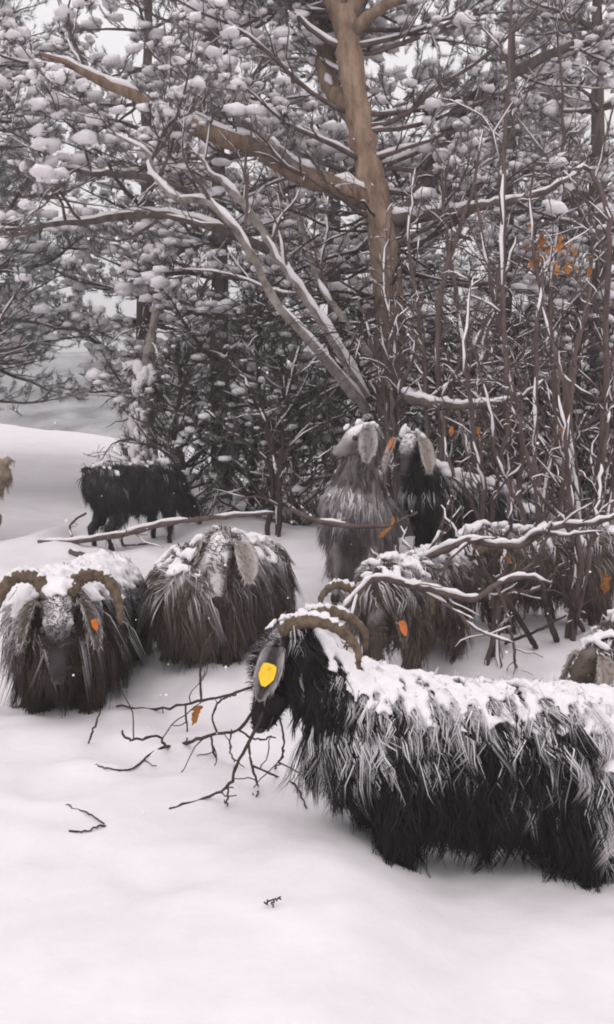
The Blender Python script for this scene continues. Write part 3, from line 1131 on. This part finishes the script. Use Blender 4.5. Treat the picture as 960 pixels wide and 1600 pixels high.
# ------------------------------------------------------------------ the main pine
def traced(ctrl, n=26, wob=.012, rg=rng):
    """control points (px, py, distance, diameter in photo px) -> line and radii"""
    pts, rad = [], []
    for px, py, Y, dm in ctrl:
        pts.append(P(px, py, Y))
        rad.append(dm / 2 * Y / FPX * (.82 if dm < 8 else 1))
    ln = smooth_line(np.column_stack([pts, rad]), n)
    w = rg.normal(0, wob, (n, 3)) * np.linspace(0, 1, n)[:, None]
    ln[:, :3] += w
    return ln[:, :3], np.maximum(ln[:, 3], .002)


def main_pine():
    rg = np.random.default_rng(5)
    b = P(618, 800, 8.0)
    o = np.array([b[0], 8.0, gz(b[0], 8.0) - .15])
    root = empty('pine_tree', o, 'large pine with orange brown trunk and long snow lined limbs behind the goats', 'tree')
    t = MB()
    ln, r = traced([(622, 860, 8, 60), (614, 700, 8, 50), (610, 520, 8, 46), (602, 400, 8, 44), (590, 325, 8, 43), (573, 250, 8, 40), (560, 180, 8, 38), (546, 80, 8, 37), (540, 15, 8, 36)], 40, .004, rg)
    ln2 = smooth_line(np.column_stack([ln - o, r * (1 + .05 * rg.normal(0, 1, len(r)))]), 170)
    tube(t, ln2[:, :3], ln2[:, 3], 26)
    flush_tubes(t)
    tv = t.v[0]                                               # bark plates and furrows
    cen = np.column_stack([np.interp(tv[:, 2], ln2[:, 2], ln2[:, k]) for k in (0, 1)] + [tv[:, 2]])
    q = tv * np.array([1, 1, .35])
    tv += nrm(tv - cen) * (.03 * (np.abs(fbm(q * 22, 3, 3) - .5) * 2) - .006 + .02 * (fbm(tv * 5, 8, 2) - .5))[:, None]
    t.build('trunk', M['bark_trunk'], root)
    tw, sw, it = MB(), MB(), []
    limbs = [  # traced limbs: bark, snow cover, control points
        ('bark', .8, [(588, 318, 8, 34), (525, 292, 7.9, 32), (470, 272, 7.8, 30), (400, 232, 7.7, 28), (320, 205, 7.6, 26), (240, 168, 7.5, 20), (180, 138, 7.4, 16), (130, 112, 7.3, 12), (60, 80, 7.2, 7)]),
        ('bark', .4, [(545, 60, 8, 34), (520, 0, 8, 28), (470, -80, 8, 22), (430, -200, 8, 12)]),
        ('bark', .3, [(540, 40, 8, 34), (565, -20, 8, 26), (590, -120, 7.9, 20), (640, -260, 7.9, 10)]),
        ('bark', .4, [(545, 55, 8, 24), (600, 10, 7.8, 16), (690, -30, 7.6, 10), (800, -70, 7.4, 6)]),
        ('bark', .3, [(560, 190, 8, 30), (515, 130, 8.3, 28), (505, 60, 8.4, 26), (492, -40, 8.6, 18)]),
        ('bark_dark', .35, [(605, 380, 8, 30), (650, 315, 8.1, 28), (690, 230, 8.2, 26), (720, 172, 8.2, 22), (790, 122, 8.2, 18), (900, 65, 8.2, 12), (1000, 30, 8.2, 6)]),
        ('bark_dark', .8, [(612, 345, 8, 24), (680, 335, 7.8, 18), (760, 322, 7.6, 14), (850, 300, 7.4, 9), (930, 250, 7.3, 5)]),
        ('bark_pale', 1.15, [(572, 640, 7.6, 18), (500, 552, 7.2, 14), (430, 470, 7.0, 13), (395, 400, 6.9, 13), (360, 348, 6.8, 12), (325, 316, 6.8, 11), (275, 308, 6.7, 10), (240, 272, 6.7, 10), (222, 235, 6.6, 7), (165, 205, 6.6, 4)]),
        ('bark_pale', 1.15, [(572, 620, 7.6, 18), (515, 522, 7.4, 14), (480, 470, 7.3, 13), (440, 410, 7.2, 13), (405, 350, 7.2, 12), (365, 300, 7.2, 12), (330, 270, 7.2, 7), (295, 225, 7.1, 4)]),
        ('bark_dark', .6, [(420, 390, 7.4, 16), (325, 352, 7.3, 14), (240, 335, 7.2, 13), (140, 345, 7.1, 10), (0, 358, 7.0, 6), (-80, 350, 7, 4)]),
        ('bark_dark', .7, [(300, 300, 7.1, 11), (230, 278, 7.0, 10), (150, 270, 6.9, 8), (60, 266, 6.9, 5), (-40, 250, 6.9, 3)]),
        ('bark_pale', .75, [(475, 275, 7.8, 16), (440, 240, 7.6, 14), (408, 205, 7.5, 9), (380, 160, 7.5, 5)]),
        ('bark_dark', .9, [(590, 600, 7.6, 22), (650, 625, 7.0, 18), (720, 635, 6.6, 14), (790, 628, 6.4, 9), (850, 600, 6.3, 5)]),
        ('bark_pale', .6, [(580, 560, 7.8, 14), (500, 440, 7.9, 10), (470, 350, 8.0, 10), (430, 310, 8.0, 6)]),
    ]
    lines = []
    for bk, cov, ctrl in limbs:
        ln, r = traced(ctrl, 30, .012, rg)
        bmb = MB()
        tube(bmb, ln - o, r * (1 + .07 * rg.normal(0, 1, 30)), 9)
        lo = bmb.build('branch', M[bk], root)
        s2 = MB()
        snow_strip(s2, ln - o, r, rg, cov, .75, .006, .25, 7)
        if s2.v or s2.q:
            tag(s2.build('snow_line', M['snow'], lo), kind='stuff')
        lines.append((ln - o, r))
    # needle-bearing side boughs of the limbs
    for i, (ln, r) in enumerate(lines):
        L = np.linalg.norm(np.diff(ln, axis=0), axis=1).sum()
        nb = int(L * (4.5 if i in (0, 1, 2, 3, 4) else 3.2))
        for q in range(nb):
            s = rg.uniform(.2, 1)
            k = min(28, int(s * 29))
            t_ = nrm(ln[k + 1] - ln[k])
            sd = rg.normal(0, 1, 3)
            sd = nrm(sd - t_ * (sd @ t_))
            d = t_ * .6 + sd * .8 + UP * .25
            if d[1] < -.6:
                d[1] *= .4
            bl = wiggle(ln[k], d, rg.uniform(.45, 1.0), 7, rg, .4, .25)
            rr = np.linspace(min(r[k] * .6, .014), .004, 8)
            tube(tw, bl, rr, 5)
            snow_strip(sw, bl, rr, rg, .65, 1., .004, .3, 5)
            if i in (12,):
                twiggery(tw, sw, bl, rr[0], rg, 1, 9)
            elif i in (7, 8, 13) and s < .75:
                twiggery(tw, sw, bl, rr[0], rg, 2, 8, cover=.6)
            else:
                bough(bl, rr[0], rg, tw, sw, it, .125, .95, .42, 0., .085, .2, .6)
    # the rest of the crown, behind and above
    tz = np.array([[p[0], p[1], p[2]] for p in (P(603, 400, 8) - o, P(573, 250, 8) - o, P(546, 80, 8) - o, P(520, -40, 8) - o, P(500, -200, 8.2) - o)])
    for q in range(58):
        s = rg.random() ** .8
        c = np.array([np.interp(s, np.linspace(0, 1, 5), tz[:, k]) for k in range(3)])
        a = rg.uniform(-.5, 3.64)                                # mostly away from the camera
        l = rg.uniform(1.0, 2.3) * (1 - .4 * s)
        bl = wiggle(c, np.array([math.cos(a), math.sin(a), rg.uniform(-.1, .35)]), l, 9, rg, .35, .2)
        rr = np.linspace(.024, .005, 10)
        tube(tw, bl, rr, 5)
        snow_strip(sw, bl, rr, rg, .6, 1., .004, .3, 5)
        bough(bl, rr[0], rg, tw, sw, it, .13, .9, .42, 0., .1, .25, .5)
    # dead lower branches hanging under the crown
    dm, ds = MB(), MB()
    for q in range(46):
        s = rg.random()
        c = P(612, 640, 8) * (1 - s) + P(590, 330, 8) * s - o
        a = rg.uniform(2.2, 5.2) if rg.random() < .7 else rg.uniform(-1, 1)
        bl = wiggle(c, np.array([math.cos(a), math.sin(a) * .8, rg.uniform(-.45, .15)]), rg.uniform(.8, 1.9), 9, rg, .4, -.25)
        rr = np.linspace(.014, .003, 10)
        tube(dm, bl, rr, 5)
        snow_strip(ds, bl, rr, rg, .4, .9, .003, .3, 4)
        twiggery(dm, ds, bl, .008, rg, 2, 5, cover=.3, up=-.1)
    tag(dm.build('dead_branch_work', M['twig_dark'], root), kind='stuff')
    tag(ds.build('dead_branch_snow', M['snow'], root), kind='stuff')
    tag(tw.build('branch_work', M['twig'], root), kind='stuff')
    tag(sw.build('branch_snow', M['snow'], root), kind='stuff')
    tufts(it, NEEDLES_NEAR, PUFF_NEAR, M['needle'], root, None, rg,   .8, .15, puff_r=.42)
    print('MAIN tufts', len(it))


main_pine()

# ------------------------------------------------------------------ other trees
def far_trees():
    rg = np.random.default_rng(77)
    BACK = 'snowy conifers behind the goats'

    def at(px, Y):
        return ((px - 480) / FPX * Y, Y)
    specs = [  # label, px, Y, height, radius, low, needles, droop, snow
        ('blue green pine at the left edge with snow dusted boughs above the snowfield', -75, 10.5, 8.5, 2.35, 1.15, 'needle_blue', .12, .5),
        ('blue green pine farther back at the left edge', -35, 13.5, 8.5, 2.2, 1.45, 'needle_blue', .12, .6),
        ('snowy pine rising behind the pale trunk', 232, 12.2, 8.5, 2.0, 1.3, 'needle', .1, .75),
        ('dense snow laden pine left of the orange brown trunk', 345, 10.8, 8.0, 2.1, .9, 'needle', .08, .8),
        ('snow laden pine directly behind the orange brown trunk', 520, 12.5, 8.5, 2.1, .8, 'needle', .05, .75),
        ('snow laden pine behind the right hand shrubs', 775, 11.5, 7.0, 2.0, .6, 'needle', .05, .7),
        ('snow laden pine at the right edge', 930, 10.5, 7.6, 2.0, .6, 'needle', .05, .7),
        ('farther snowy pine seen through the right hand shrubs', 840, 14.5, 8.0, 2.2, .5, 'needle_blue', .05, .7),
    ]
    tot = 0
    for lb, px, Y, h, r, low, nm, dr, sp in specs:
        _, c = pine('pine_tree', lb, at(px, Y), h, r, low, rg, M[nm], M['bark_dark'], .17, .9, True, .42, 6 if px < 0 else 5, sp, .2, dr, .13, zmax=CAM_Z + Y * .56, group=BACK, every=.13, spread=.42)
        tot += c
    print('FAR tufts', tot)
    # pale trunk back left, snow plastered, a few sprays of twigs
    x, y = at(228, 9.6)
    o = np.array([x, y, gz(x, y) - .15])
    root = empty('birch_tree', o, 'pale snow plastered trunk behind the dark goat with thin brown twigs', 'tree')
    t, sw, tw = MB(), MB(), MB()
    ln = smooth_line([(0, 0, 0), (.01, 0, .5), (-.03, .02, 1.0), (.02, .05, 1.6), (.1, .3, 2.3)], 20)
    rr = np.linspace(.135, .035, 20) * (1 + .06 * rg.normal(0, 1, 20))
    tube(t, ln, rr, 12)
    tr = t.build('trunk', M['bark_pale'], root)
    for k in range(60):                                       # clots of snow on the bark
        s = rg.random() * .75
        c = np.array([np.interp(s, np.linspace(0, 1, 20), ln[:, q]) for q in range(3)])
        a = rg.uniform(3.4, 6.0)
        ellips(sw, c + np.array([math.cos(a), math.sin(a), 0]) * .10, np.array([1, .6, 1.5]) * rg.uniform(.025, .06), sub=ICO2)
    for k in range(26):
        s = rg.uniform(.3, .95)
        c = np.array([np.interp(s, np.linspace(0, 1, 20), ln[:, q]) for q in range(3)])
        a = rg.random() * 6.28
        bl = wiggle(c, (math.cos(a), math.sin(a), -.1), rg.uniform(.4, .95), 7, rg, .4, -.2)
        tube(tw, bl, np.linspace(.01, .003, 8), 4)
        snow_strip(sw, bl, np.linspace(.01, .003, 8), rg, .6, 1, .005)
        twiggery(tw, sw, bl, .006, rg, 2, 7, cover=.5, up=-.1, rmin=.0025)
    tag(tw.build('branch_work', M['twig'], root), kind='stuff')
    tag(sw.build('snow_load', M['snow'], root), kind='stuff')


far_trees()


# ------------------------------------------------------------------ undergrowth
def ground_hit(px, py, lift=0.):
    lo, hi = 1.5, 14.0
    ys = np.linspace(lo, hi, 500)
    pts = np.array([P(px, py, y) for y in ys])
    d = pts[:, 2] - ground_z(pts[:, 0], pts[:, 1]) - lift
    i = np.where(d < 0)[0]
    return float(ys[i[0]]) if len(i) else 14.0


def junipers():
    rg = np.random.default_rng(301)
    JUN = 'dark juniper bushes under the pines'
    specs = [
        ('dark bushy juniper behind the small dark goat', 292, 8.9, 1.75, .75), ('tall dark juniper beneath the long pine limbs', 385, 9.2, 2.3, .9),
        ('dark juniper just left of the grey goat', 468, 8.6, 1.8, .8), ('dark juniper behind the trunk base', 560, 9.4, 2.2, .9),
        ('dark juniper right of the trunk base', 700, 8.9, 1.9, .85), ('dark juniper behind the shrub stems', 800, 8.7, 1.9, .9),
        ('dark juniper at the right edge behind the drift', 905, 8.4, 2.0, .9), ('low dark juniper farthest to the right', 990, 7.8, 1.8, .8)]
    tot = 0
    for lb, px, Y, h, r in specs:
        x = (px - 480) / FPX * Y
        _, c = pine('juniper_bush', lb, (x, Y), h, r, .12, rg, M['needle_dark'], M['twig_dark'], .13, .9, True, .175, 6, .22, .04, -.18, .04, group=JUN, spread=.4, every=.1, cat='bush', puff_r=.36)
        tot += c
    print('JUN tufts', tot)


junipers()


def shrub(label, px, Y, stems, rg, group, leaf_n=0, leaf_at=(), depth=2, per_m=5.5, bark='twig'):
    """bare sapling: stems given as traced pixel lines (px, py, diameter px)"""
    x = (px - 480) / FPX * Y
    o = np.array([x, Y, gz(x, Y) - .08])
    root = empty('bare_sapling', o, label, 'sapling', group)
    tw, sw = MB(), MB()
    tips = []
    for st in stems:
        c = [(*(np.array([x + rg.normal(0, .05), Y + rg.normal(0, .05), o[2]]) - o), st[0][2] / 2 * Y / FPX * 1.15)]
        yy = Y
        for (sx, sy, dm) in st:
            yy += rg.normal(0, .08)
            c.append((*(P(sx, sy, yy) - o), dm / 2 * Y / FPX))
        ln = smooth_line(c, 26)
        pts = ln[:, :3] + rg.normal(0, .006, (26, 3))
        rad = np.maximum(ln[:, 3], .003)
        sb, ss = MB(), MB()
        tube(sb, pts, rad, 7)
        so = sb.build('stem', M[bark], root)
        snow_strip(ss, pts, rad, rg, .55, .7, .003, .75, 6)
        if ss.v or ss.q:
            tag(ss.build('snow_line', M['snow'], so), kind='stuff')
        twiggery(tw, sw, pts, rad[0], rg, depth, per_m, .7, .36, .55, .45, tips, .0022)
    tag(tw.build('twig_work', M['twig'], root), kind='stuff')
    tag(sw.build('twig_snow', M['snow'], root), kind='stuff')
    spots = [np.asarray(p) for p in leaf_at]
    if leaf_n and tips:
        spots += [tips[int(k)] + o for k in rg.integers(0, len(tips), leaf_n)]
    leaves(root, spots, rg)


def shrubs():
    rg = np.random.default_rng(404)
    GRP = 'bare snow lined saplings at the right'

    def cluster(cx, cy, Y, n, s=14):
        return [P(cx + rg.normal(0, s), cy + rg.normal(0, s), Y + rg.normal(0, .06)) for _ in range(n)]
    shrub('bare sapling with a long dark upright stem right of the trunk', 800, 6.6,
          [[(798, 760, 9), (790, 560, 9), (785, 390, 8), (788, 250, 7), (795, 110, 5), (800, -20, 4)], [(815, 700, 9), (790, 560, 8), (765, 430, 6), (745, 300, 4)]], rg, GRP, 0, cluster(830, 395, 6.6, 14, 14))
    shrub('leaning bare sapling with snow lined stems next to the pine trunk', 690, 6.9,
          [[(690, 700, 9), (684, 560, 9), (685, 480, 9), (705, 400, 8), (740, 285, 5), (755, 200, 3)], [(700, 620, 9), (740, 545, 9), (770, 480, 8), (790, 430, 6), (810, 370, 4)], [(668, 640, 8), (655, 500, 7), (640, 380, 5), (650, 260, 3)]], rg, GRP)
    shrub('tall bare sapling at the right edge with bent snowy top', 935, 6.2,
          [[(938, 780, 10), (945, 600, 10), (950, 430, 9), (950, 330, 8), (925, 268, 7), (900, 262, 4)], [(905, 780, 10), (880, 600, 8), (850, 480, 7), (830, 350, 5), (835, 250, 3)], [(965, 700, 9), (990, 500, 7), (985, 300, 5)]], rg, GRP, 0, cluster(892, 402, 6.2, 14, 12))
    shrub('bare many stemmed sapling in front of the brown goat', 842, 5.7,
          [[(842, 800, 9), (838, 680, 8), (840, 520, 7), (850, 420, 4)], [(870, 830, 8), (885, 700, 7), (900, 560, 5), (925, 450, 3)], [(820, 820, 8), (780, 720, 7), (760, 620, 5), (735, 520, 3)], [(850, 830, 7), (820, 700, 6), (800, 600, 4)]], rg, GRP, 1, cluster(700, 650, 5.9, 1, 10), depth=2)
    shrub('thin bare sapling right of the black goat with pale ear', 760, 6.0,
          [[(755, 780, 8), (740, 680, 7), (728, 560, 6), (735, 430, 3)], [(770, 800, 8), (790, 690, 7), (800, 610, 5)], [(745, 800, 7), (705, 730, 6), (690, 640, 4)]], rg, GRP, 1)
    shrub('bare sapling beside the right edge drift', 905, 5.2,
          [[(905, 860, 9), (890, 760, 8), (880, 650, 6), (870, 560, 4)], [(925, 850, 8), (940, 740, 7), (955, 640, 5)], [(900, 860, 8), (850, 780, 6), (820, 730, 4)]], rg, GRP, 1, cluster(935, 900, 5.0, 3, 10))
    shrub('bare sapling behind the tall right edge sapling', 870, 7.6,
          [[(868, 640, 9), (860, 480, 8), (875, 330, 7), (880, 180, 5), (870, 40, 3)], [(885, 620, 9), (920, 460, 7), (930, 300, 5), (960, 160, 3)]], rg, GRP)
    shrub('bare brushy sapling directly right of the pine trunk', 735, 7.8,
          [[(735, 640, 9), (720, 500, 8), (700, 380, 6), (690, 260, 4)], [(745, 620, 9), (770, 480, 8), (790, 340, 5), (780, 220, 3)]], rg, GRP)
    shrub('bare brushy sapling standing in front of the pine trunk', 612, 7.2,
          [[(612, 640, 8), (618, 540, 7), (600, 440, 5), (612, 340, 3)], [(605, 640, 8), (585, 550, 6), (560, 470, 4)], [(620, 640, 8), (645, 560, 6), (660, 460, 4)], [(615, 640, 7), (600, 580, 6), (625, 480, 4)]], rg, GRP, per_m=8)
    shrub('low brush of thin twigs in front of the brown goat legs', 770, 4.95,
          [[(770, 920, 8), (745, 880, 7), (715, 840, 5), (690, 790, 3)], [(780, 920, 8), (790, 860, 7), (800, 800, 5), (790, 740, 3)], [(765, 940, 7), (720, 920, 6), (680, 880, 4)], [(785, 930, 8), (830, 880, 6), (865, 820, 4)], [(780, 940, 7), (840, 920, 6), (880, 880, 4)]], rg, GRP, per_m=9)
    shrub('low brush of thin twigs left of the brown goat head', 655, 5.1,
          [[(655, 900, 8), (640, 860, 6), (620, 810, 4)], [(660, 900, 8), (680, 850, 6), (700, 790, 4)], [(655, 910, 7), (610, 890, 5), (570, 850, 3)], [(665, 910, 7), (720, 890, 5), (750, 850, 3)]], rg, GRP, per_m=9)
    shrub('low brown brush between the two dark junipers under the limbs', 430, 8.0,
          [[(430, 720, 8), (400, 620, 7), (350, 560, 5)], [(440, 720, 8), (450, 620, 7), (470, 540, 4)], [(425, 740, 8), (370, 680, 6), (320, 640, 4)]], rg, GRP, bark='twig_dark')


shrubs()


def lying(name, label, lines, rg, bark='twig_dark', snow=.5, twigs=0, leaf_at=(), thick=.8, group=None, cat='branch'):
    """a branch with side branches: lines of (px, py, Y, diameter px); Y None = lying on the snow"""
    L = []
    for ctrl in lines:
        c = []
        for (px, py, Y, dm) in ctrl:
            Y = ground_hit(px, py, .012) if Y is None else Y
            c.append((px, py, Y, dm))
        L.append(traced(c, max(14, 5 * len(c)), .004, rg))
    o = L[0][0][0].copy()
    root = empty(name, o, label, cat, group)
    tw, sw = MB(), MB()
    for k, (ln, r) in enumerate(L):
        b = MB()
        r = r * (1 + .1 * rg.normal(0, 1, len(r)))
        tube(b, ln - o, r, 7)
        po = b.build('main_stem' if k == 0 else 'side_branch', M[bark], root)
        if snow:
            s = MB()
            snow_strip(s, ln - o, r, rg, snow, thick, .003, .2, 6)
            if s.v or s.q:
                tag(s.build('snow_line', M['snow'], po), kind='stuff')
        if twigs:
            twiggery(tw, sw, ln - o, r[0], rg, 1, twigs, .8, .28, snow, .2, None, .002)
    if tw.v or tw.q:
        tag(tw.build('twig_work', M[bark], root), kind='stuff')
        if sw.v or sw.q:
            tag(sw.build('twig_snow', M['snow'], root), kind='stuff')
    leaves(root, leaf_at, rg, .045)


def branches():
    rg = np.random.default_rng(52)
    lying('fallen_branch', 'forked dark twiggy branch lying on the snow under the black goat muzzle',
          [[(412, 1112, 3.1, 8), (400, 1140, 3.1, 7), (372, 1192, 3.12, 6), (357, 1228, 3.16, 6), (325, 1245, None, 5), (268, 1263, None, 5)],
           [(388, 1158, 3.11, 5), (394, 1198, 3.13, 5), (402, 1225, None, 4), (400, 1245, None, 3)],
           [(394, 1196, 3.13, 4), (430, 1212, None, 4), (462, 1228, None, 4), (478, 1262, None, 3)],
           [(436, 1118, 3.1, 4), (444, 1155, 3.12, 4), (440, 1185, 3.14, 4), (430, 1202, None, 3)],
           [(357, 1228, 3.16, 4), (356, 1258, None, 3)]], rg, snow=0, twigs=2.5)
    lying('fallen_branch', 'crooked dark branch reaching left across the snow from the black goat',
          [[(398, 1108, 3.2, 6), (372, 1140, 3.3, 6), (330, 1148, 3.4, 6), (290, 1162, None, 7), (262, 1166, None, 6), (245, 1150, 3.6, 5), (205, 1155, 3.6, 5), (190, 1144, 3.65, 5)],
           [(258, 1166, None, 5), (232, 1180, None, 4), (205, 1202, None, 4), (172, 1200, None, 3), (148, 1192, None, 3)],
           [(340, 1146, 3.38, 4), (332, 1120, 3.42, 4), (345, 1095, 3.45, 4), (370, 1085, 3.45, 3)],
           [(330, 1148, 3.4, 4), (335, 1178, None, 4), (342, 1206, None, 3)],
           [(372, 1140, 3.3, 4), (400, 1155, 3.28, 4), (430, 1150, 3.25, 3)],
           [(362, 1140, 3.32, 4), (360, 1165, 3.35, 3), (365, 1190, None, 3)]], rg, snow=.12, twigs=2)
    lying('fallen_branch', 'thin dark twig running from the horned goat at left to the black goat',
          [[(392, 1074, 3.55, 5), (350, 1088, 3.7, 5), (310, 1096, 3.9, 5), (245, 1108, None, 5), (180, 1103, None, 4)],
           [(290, 1100, 3.95, 4), (292, 1140, None, 3), (292, 1165, None, 2)], [(315, 1096, 3.9, 5), (313, 1050, 4.0, 5), (320, 1010, 4.1, 5), (335, 985, 4.2, 4)]], rg, snow=.1, twigs=2,
          leaf_at=[P(313, 1108, 3.85), P(309, 1114, 3.84), P(318, 1104, 3.86)])
    lying('fallen_branch', 'small bent twig half sunk in the open snow at left',
          [[(108, 1298, None, 4), (135, 1299, None, 4), (163, 1287, None, 4)], [(163, 1287, None, 3), (135, 1270, None, 3), (100, 1256, None, 2)]], rg, snow=.2)
    yt = ground_hit(427, 1417)
    lying('fallen_branch', 'tiny forked twig poking out of the foreground snow', [[(427, 1420, yt, 3), (426, 1406, yt, 3)], [(426, 1406, yt, 3), (414, 1411, yt, 2)], [(426, 1406, yt, 2), (439, 1403, yt, 2)]], rg, snow=0)
    lying('fallen_branch', 'short dark twig slanting beside the horned goat at left', [[(138, 1162, None, 4), (148, 1135, 3.9, 4), (160, 1106, None, 3)]], rg, snow=0)
    lying('fallen_branch', 'long thin stick lying on the snow in front of the small dark goat',
          [[(60, 846, None, 7), (115, 846, None, 8), (190, 835, 7.3, 9), (260, 818, 7.2, 9), (340, 808, 7.1, 8), (430, 802, 7.0, 6)], [(115, 846, None, 6), (110, 822, 7.5, 5), (135, 800, 7.6, 4)],
           [(190, 835, 7.3, 5), (195, 852, None, 5), (230, 850, None, 4)]], rg, bark='twig', snow=.6, twigs=2)
    lying('fallen_branch', 'broken snow dusted branch between the two left goats', [[(112, 862, None, 10), (150, 876, None, 12), (185, 892, None, 10), (212, 905, None, 6)], [(150, 876, None, 7), (180, 874, None, 6), (205, 882, None, 4)]], rg, bark='twig', snow=.6, twigs=5)
    G = 'snow lined branches behind the black goat'
    lying('fallen_branch', 'upper snow lined branch arching over the brown goat',
          [[(585, 900, 4.85, 12), (640, 884, 4.8, 14), (690, 860, 4.75, 14), (735, 845, 4.75, 13), (775, 852, 4.75, 12), (815, 850, 4.75, 12), (860, 826, 4.7, 11), (920, 818, 4.7, 9), (990, 800, 4.7, 6)],
           [(815, 850, 4.75, 8), (840, 832, 4.7, 8), (880, 836, 4.65, 7), (940, 830, 4.6, 5)], [(735, 845, 4.75, 7), (700, 880, 4.7, 7), (690, 930, 4.7, 6), (700, 980, None, 5)]], rg, bark='twig', snow=.85, twigs=5, group=G,
          leaf_at=[P(622 + rg.normal(0, 12), 876 + rg.normal(0, 5), 4.8) for _ in range(7)] + [P(790, 868, 4.75), P(796, 872, 4.75)])
    lying('fallen_branch', 'lower snow lined branch sagging behind the black goat back',
          [[(535, 955, 4.2, 10), (560, 925, 4.2, 10), (590, 903, 4.2, 11), (640, 914, 4.2, 11), (690, 926, 4.2, 11), (742, 936, 4.2, 11), (775, 914, 4.2, 9), (815, 902, 4.2, 8), (860, 908, 4.2, 5)],
           [(640, 914, 4.2, 7), (700, 945, 4.2, 7), (750, 985, 4.15, 6), (800, 1003, 4.1, 4)], [(775, 914, 4.2, 7), (790, 950, 4.2, 7), (800, 990, 4.2, 6), (805, 1040, None, 5)],
           [(560, 925, 4.2, 6), (545, 985, 4.15, 5), (540, 1030, 4.1, 4)]], rg, bark='twig', snow=.85, twigs=5, group=G)
    lying('fallen_branch', 'dark crossing sticks standing in the drift at right',
          [[(838, 1012, None, 9), (800, 950, 4.7, 9), (760, 900, 4.8, 8), (740, 860, 4.9, 6)], [(912, 985, None, 8), (895, 950, 4.9, 7), (880, 915, 4.9, 6), (890, 870, 5, 5)], [(870, 1000, None, 10), (855, 955, 4.8, 10), (845, 900, 4.9, 8), (830, 850, 5.0, 6)],
           [(790, 1005, None, 6), (840, 985, 4.6, 6), (885, 960, 4.7, 4)], [(900, 990, None, 6), (903, 940, 4.8, 5), (915, 890, 4.9, 4)]], rg, bark='twig_dark', snow=.4, twigs=5)
    lying('fallen_branch', 'stick with an orange leaf lying across the grey goat flank',
          [[(455, 795, 5.35, 8), (490, 812, 5.35, 9), (550, 822, 5.35, 9), (610, 820, 5.35, 7), (650, 800, 5.4, 5)], [(490, 812, 5.35, 5), (470, 790, 5.4, 4)]], rg, bark='twig', snow=.6, twigs=3,
          leaf_at=[P(608 + rg.normal(0, 5), 824 + rg.normal(0, 6), 5.33) for _ in range(4)])


branches()

# ------------------------------------------------------------------ far hillside, haze, falling snow
m, nt_, b_ = mat('wooded_hillside')
nz_, rp_ = noise_ramp(nt_, .25, [(.35, (.12, .11, .115)), (.65, (.62, .60, .62))], 8)
nt_.links.new(rp_.outputs[0], b_.inputs['Base Color'])
b_.inputs['Roughness'].default_value = .9
hm = MB()
hxs = np.arange(-155, 156, 4.0)
hys = np.arange(70, 158, 3.0)
hm.add(*grid_mesh(hxs, hys, lambda x, y: -1 + 15 * sstep(72, 125, y) + 5 * (fbm(np.stack([x, y, 0 * x], -1) * .04, 4, 3) - .5) * sstep(74, 90, y) - 2.5 * (1 - sstep(70, 75, y))))
tag(hm.build('hillside', m), 'far wooded snowy hillside fading in the falling snow', 'hill', kind='structure')

hz_m = bpy.data.materials.new('haze')
hz_m.use_nodes = True
hn = hz_m.node_tree
hn.nodes.clear()
ho = N(hn, 'ShaderNodeOutputMaterial')
hv_ = N(hn, 'ShaderNodeVolumePrincipled')
hv_.inputs['Color'].default_value = (.95, .94, .95, 1)
hv_.inputs['Density'].default_value = .008
hv_.inputs['Anisotropy'].default_value = .2
hn.links.new(hv_.outputs[0], ho.inputs['Volume'])
hb_ = MB()
x0, x1, y0_, y1_, z0_, z1_ = -165, 165, -65, 165, -6, 19
bv = [(x, y, z) for z in (z0_, z1_) for y in (y0_, y1_) for x in (x0, x1)]
bf = [(0, 2, 1), (1, 2, 3), (4, 5, 6), (5, 7, 6), (0, 1, 4), (1, 5, 4), (2, 6, 3), (3, 6, 7), (0, 4, 2), (2, 4, 6), (1, 3, 5), (3, 7, 5)]
hb_.add(bv, bf)
tag(hb_.build('haze', hz_m, smooth=False), 'thin snowy haze filling the air', 'haze', kind='stuff')

rg = np.random.default_rng(9)
n = 380
fy = rg.uniform(2.2, 9, n)
fx = rg.uniform(-.36, .36, n) * fy
fz = CAM_Z + rg.uniform(-.4, .5, n) * fy
okf = fz > ground_z(fx, fy) + .05
fm = MB()
pf = np.column_stack([fx, fy, fz])[okf]
rr = rg.uniform(.002, .0045, len(pf))
bulk(fm, ICO1[0], ICO1[1], np.einsum('n,ij->nij', rr, np.eye(3)), pf)
tag(fm.build('falling_snow', M['snow']), 'small snowflakes drifting in the air', 'snowflakes', kind='stuff')
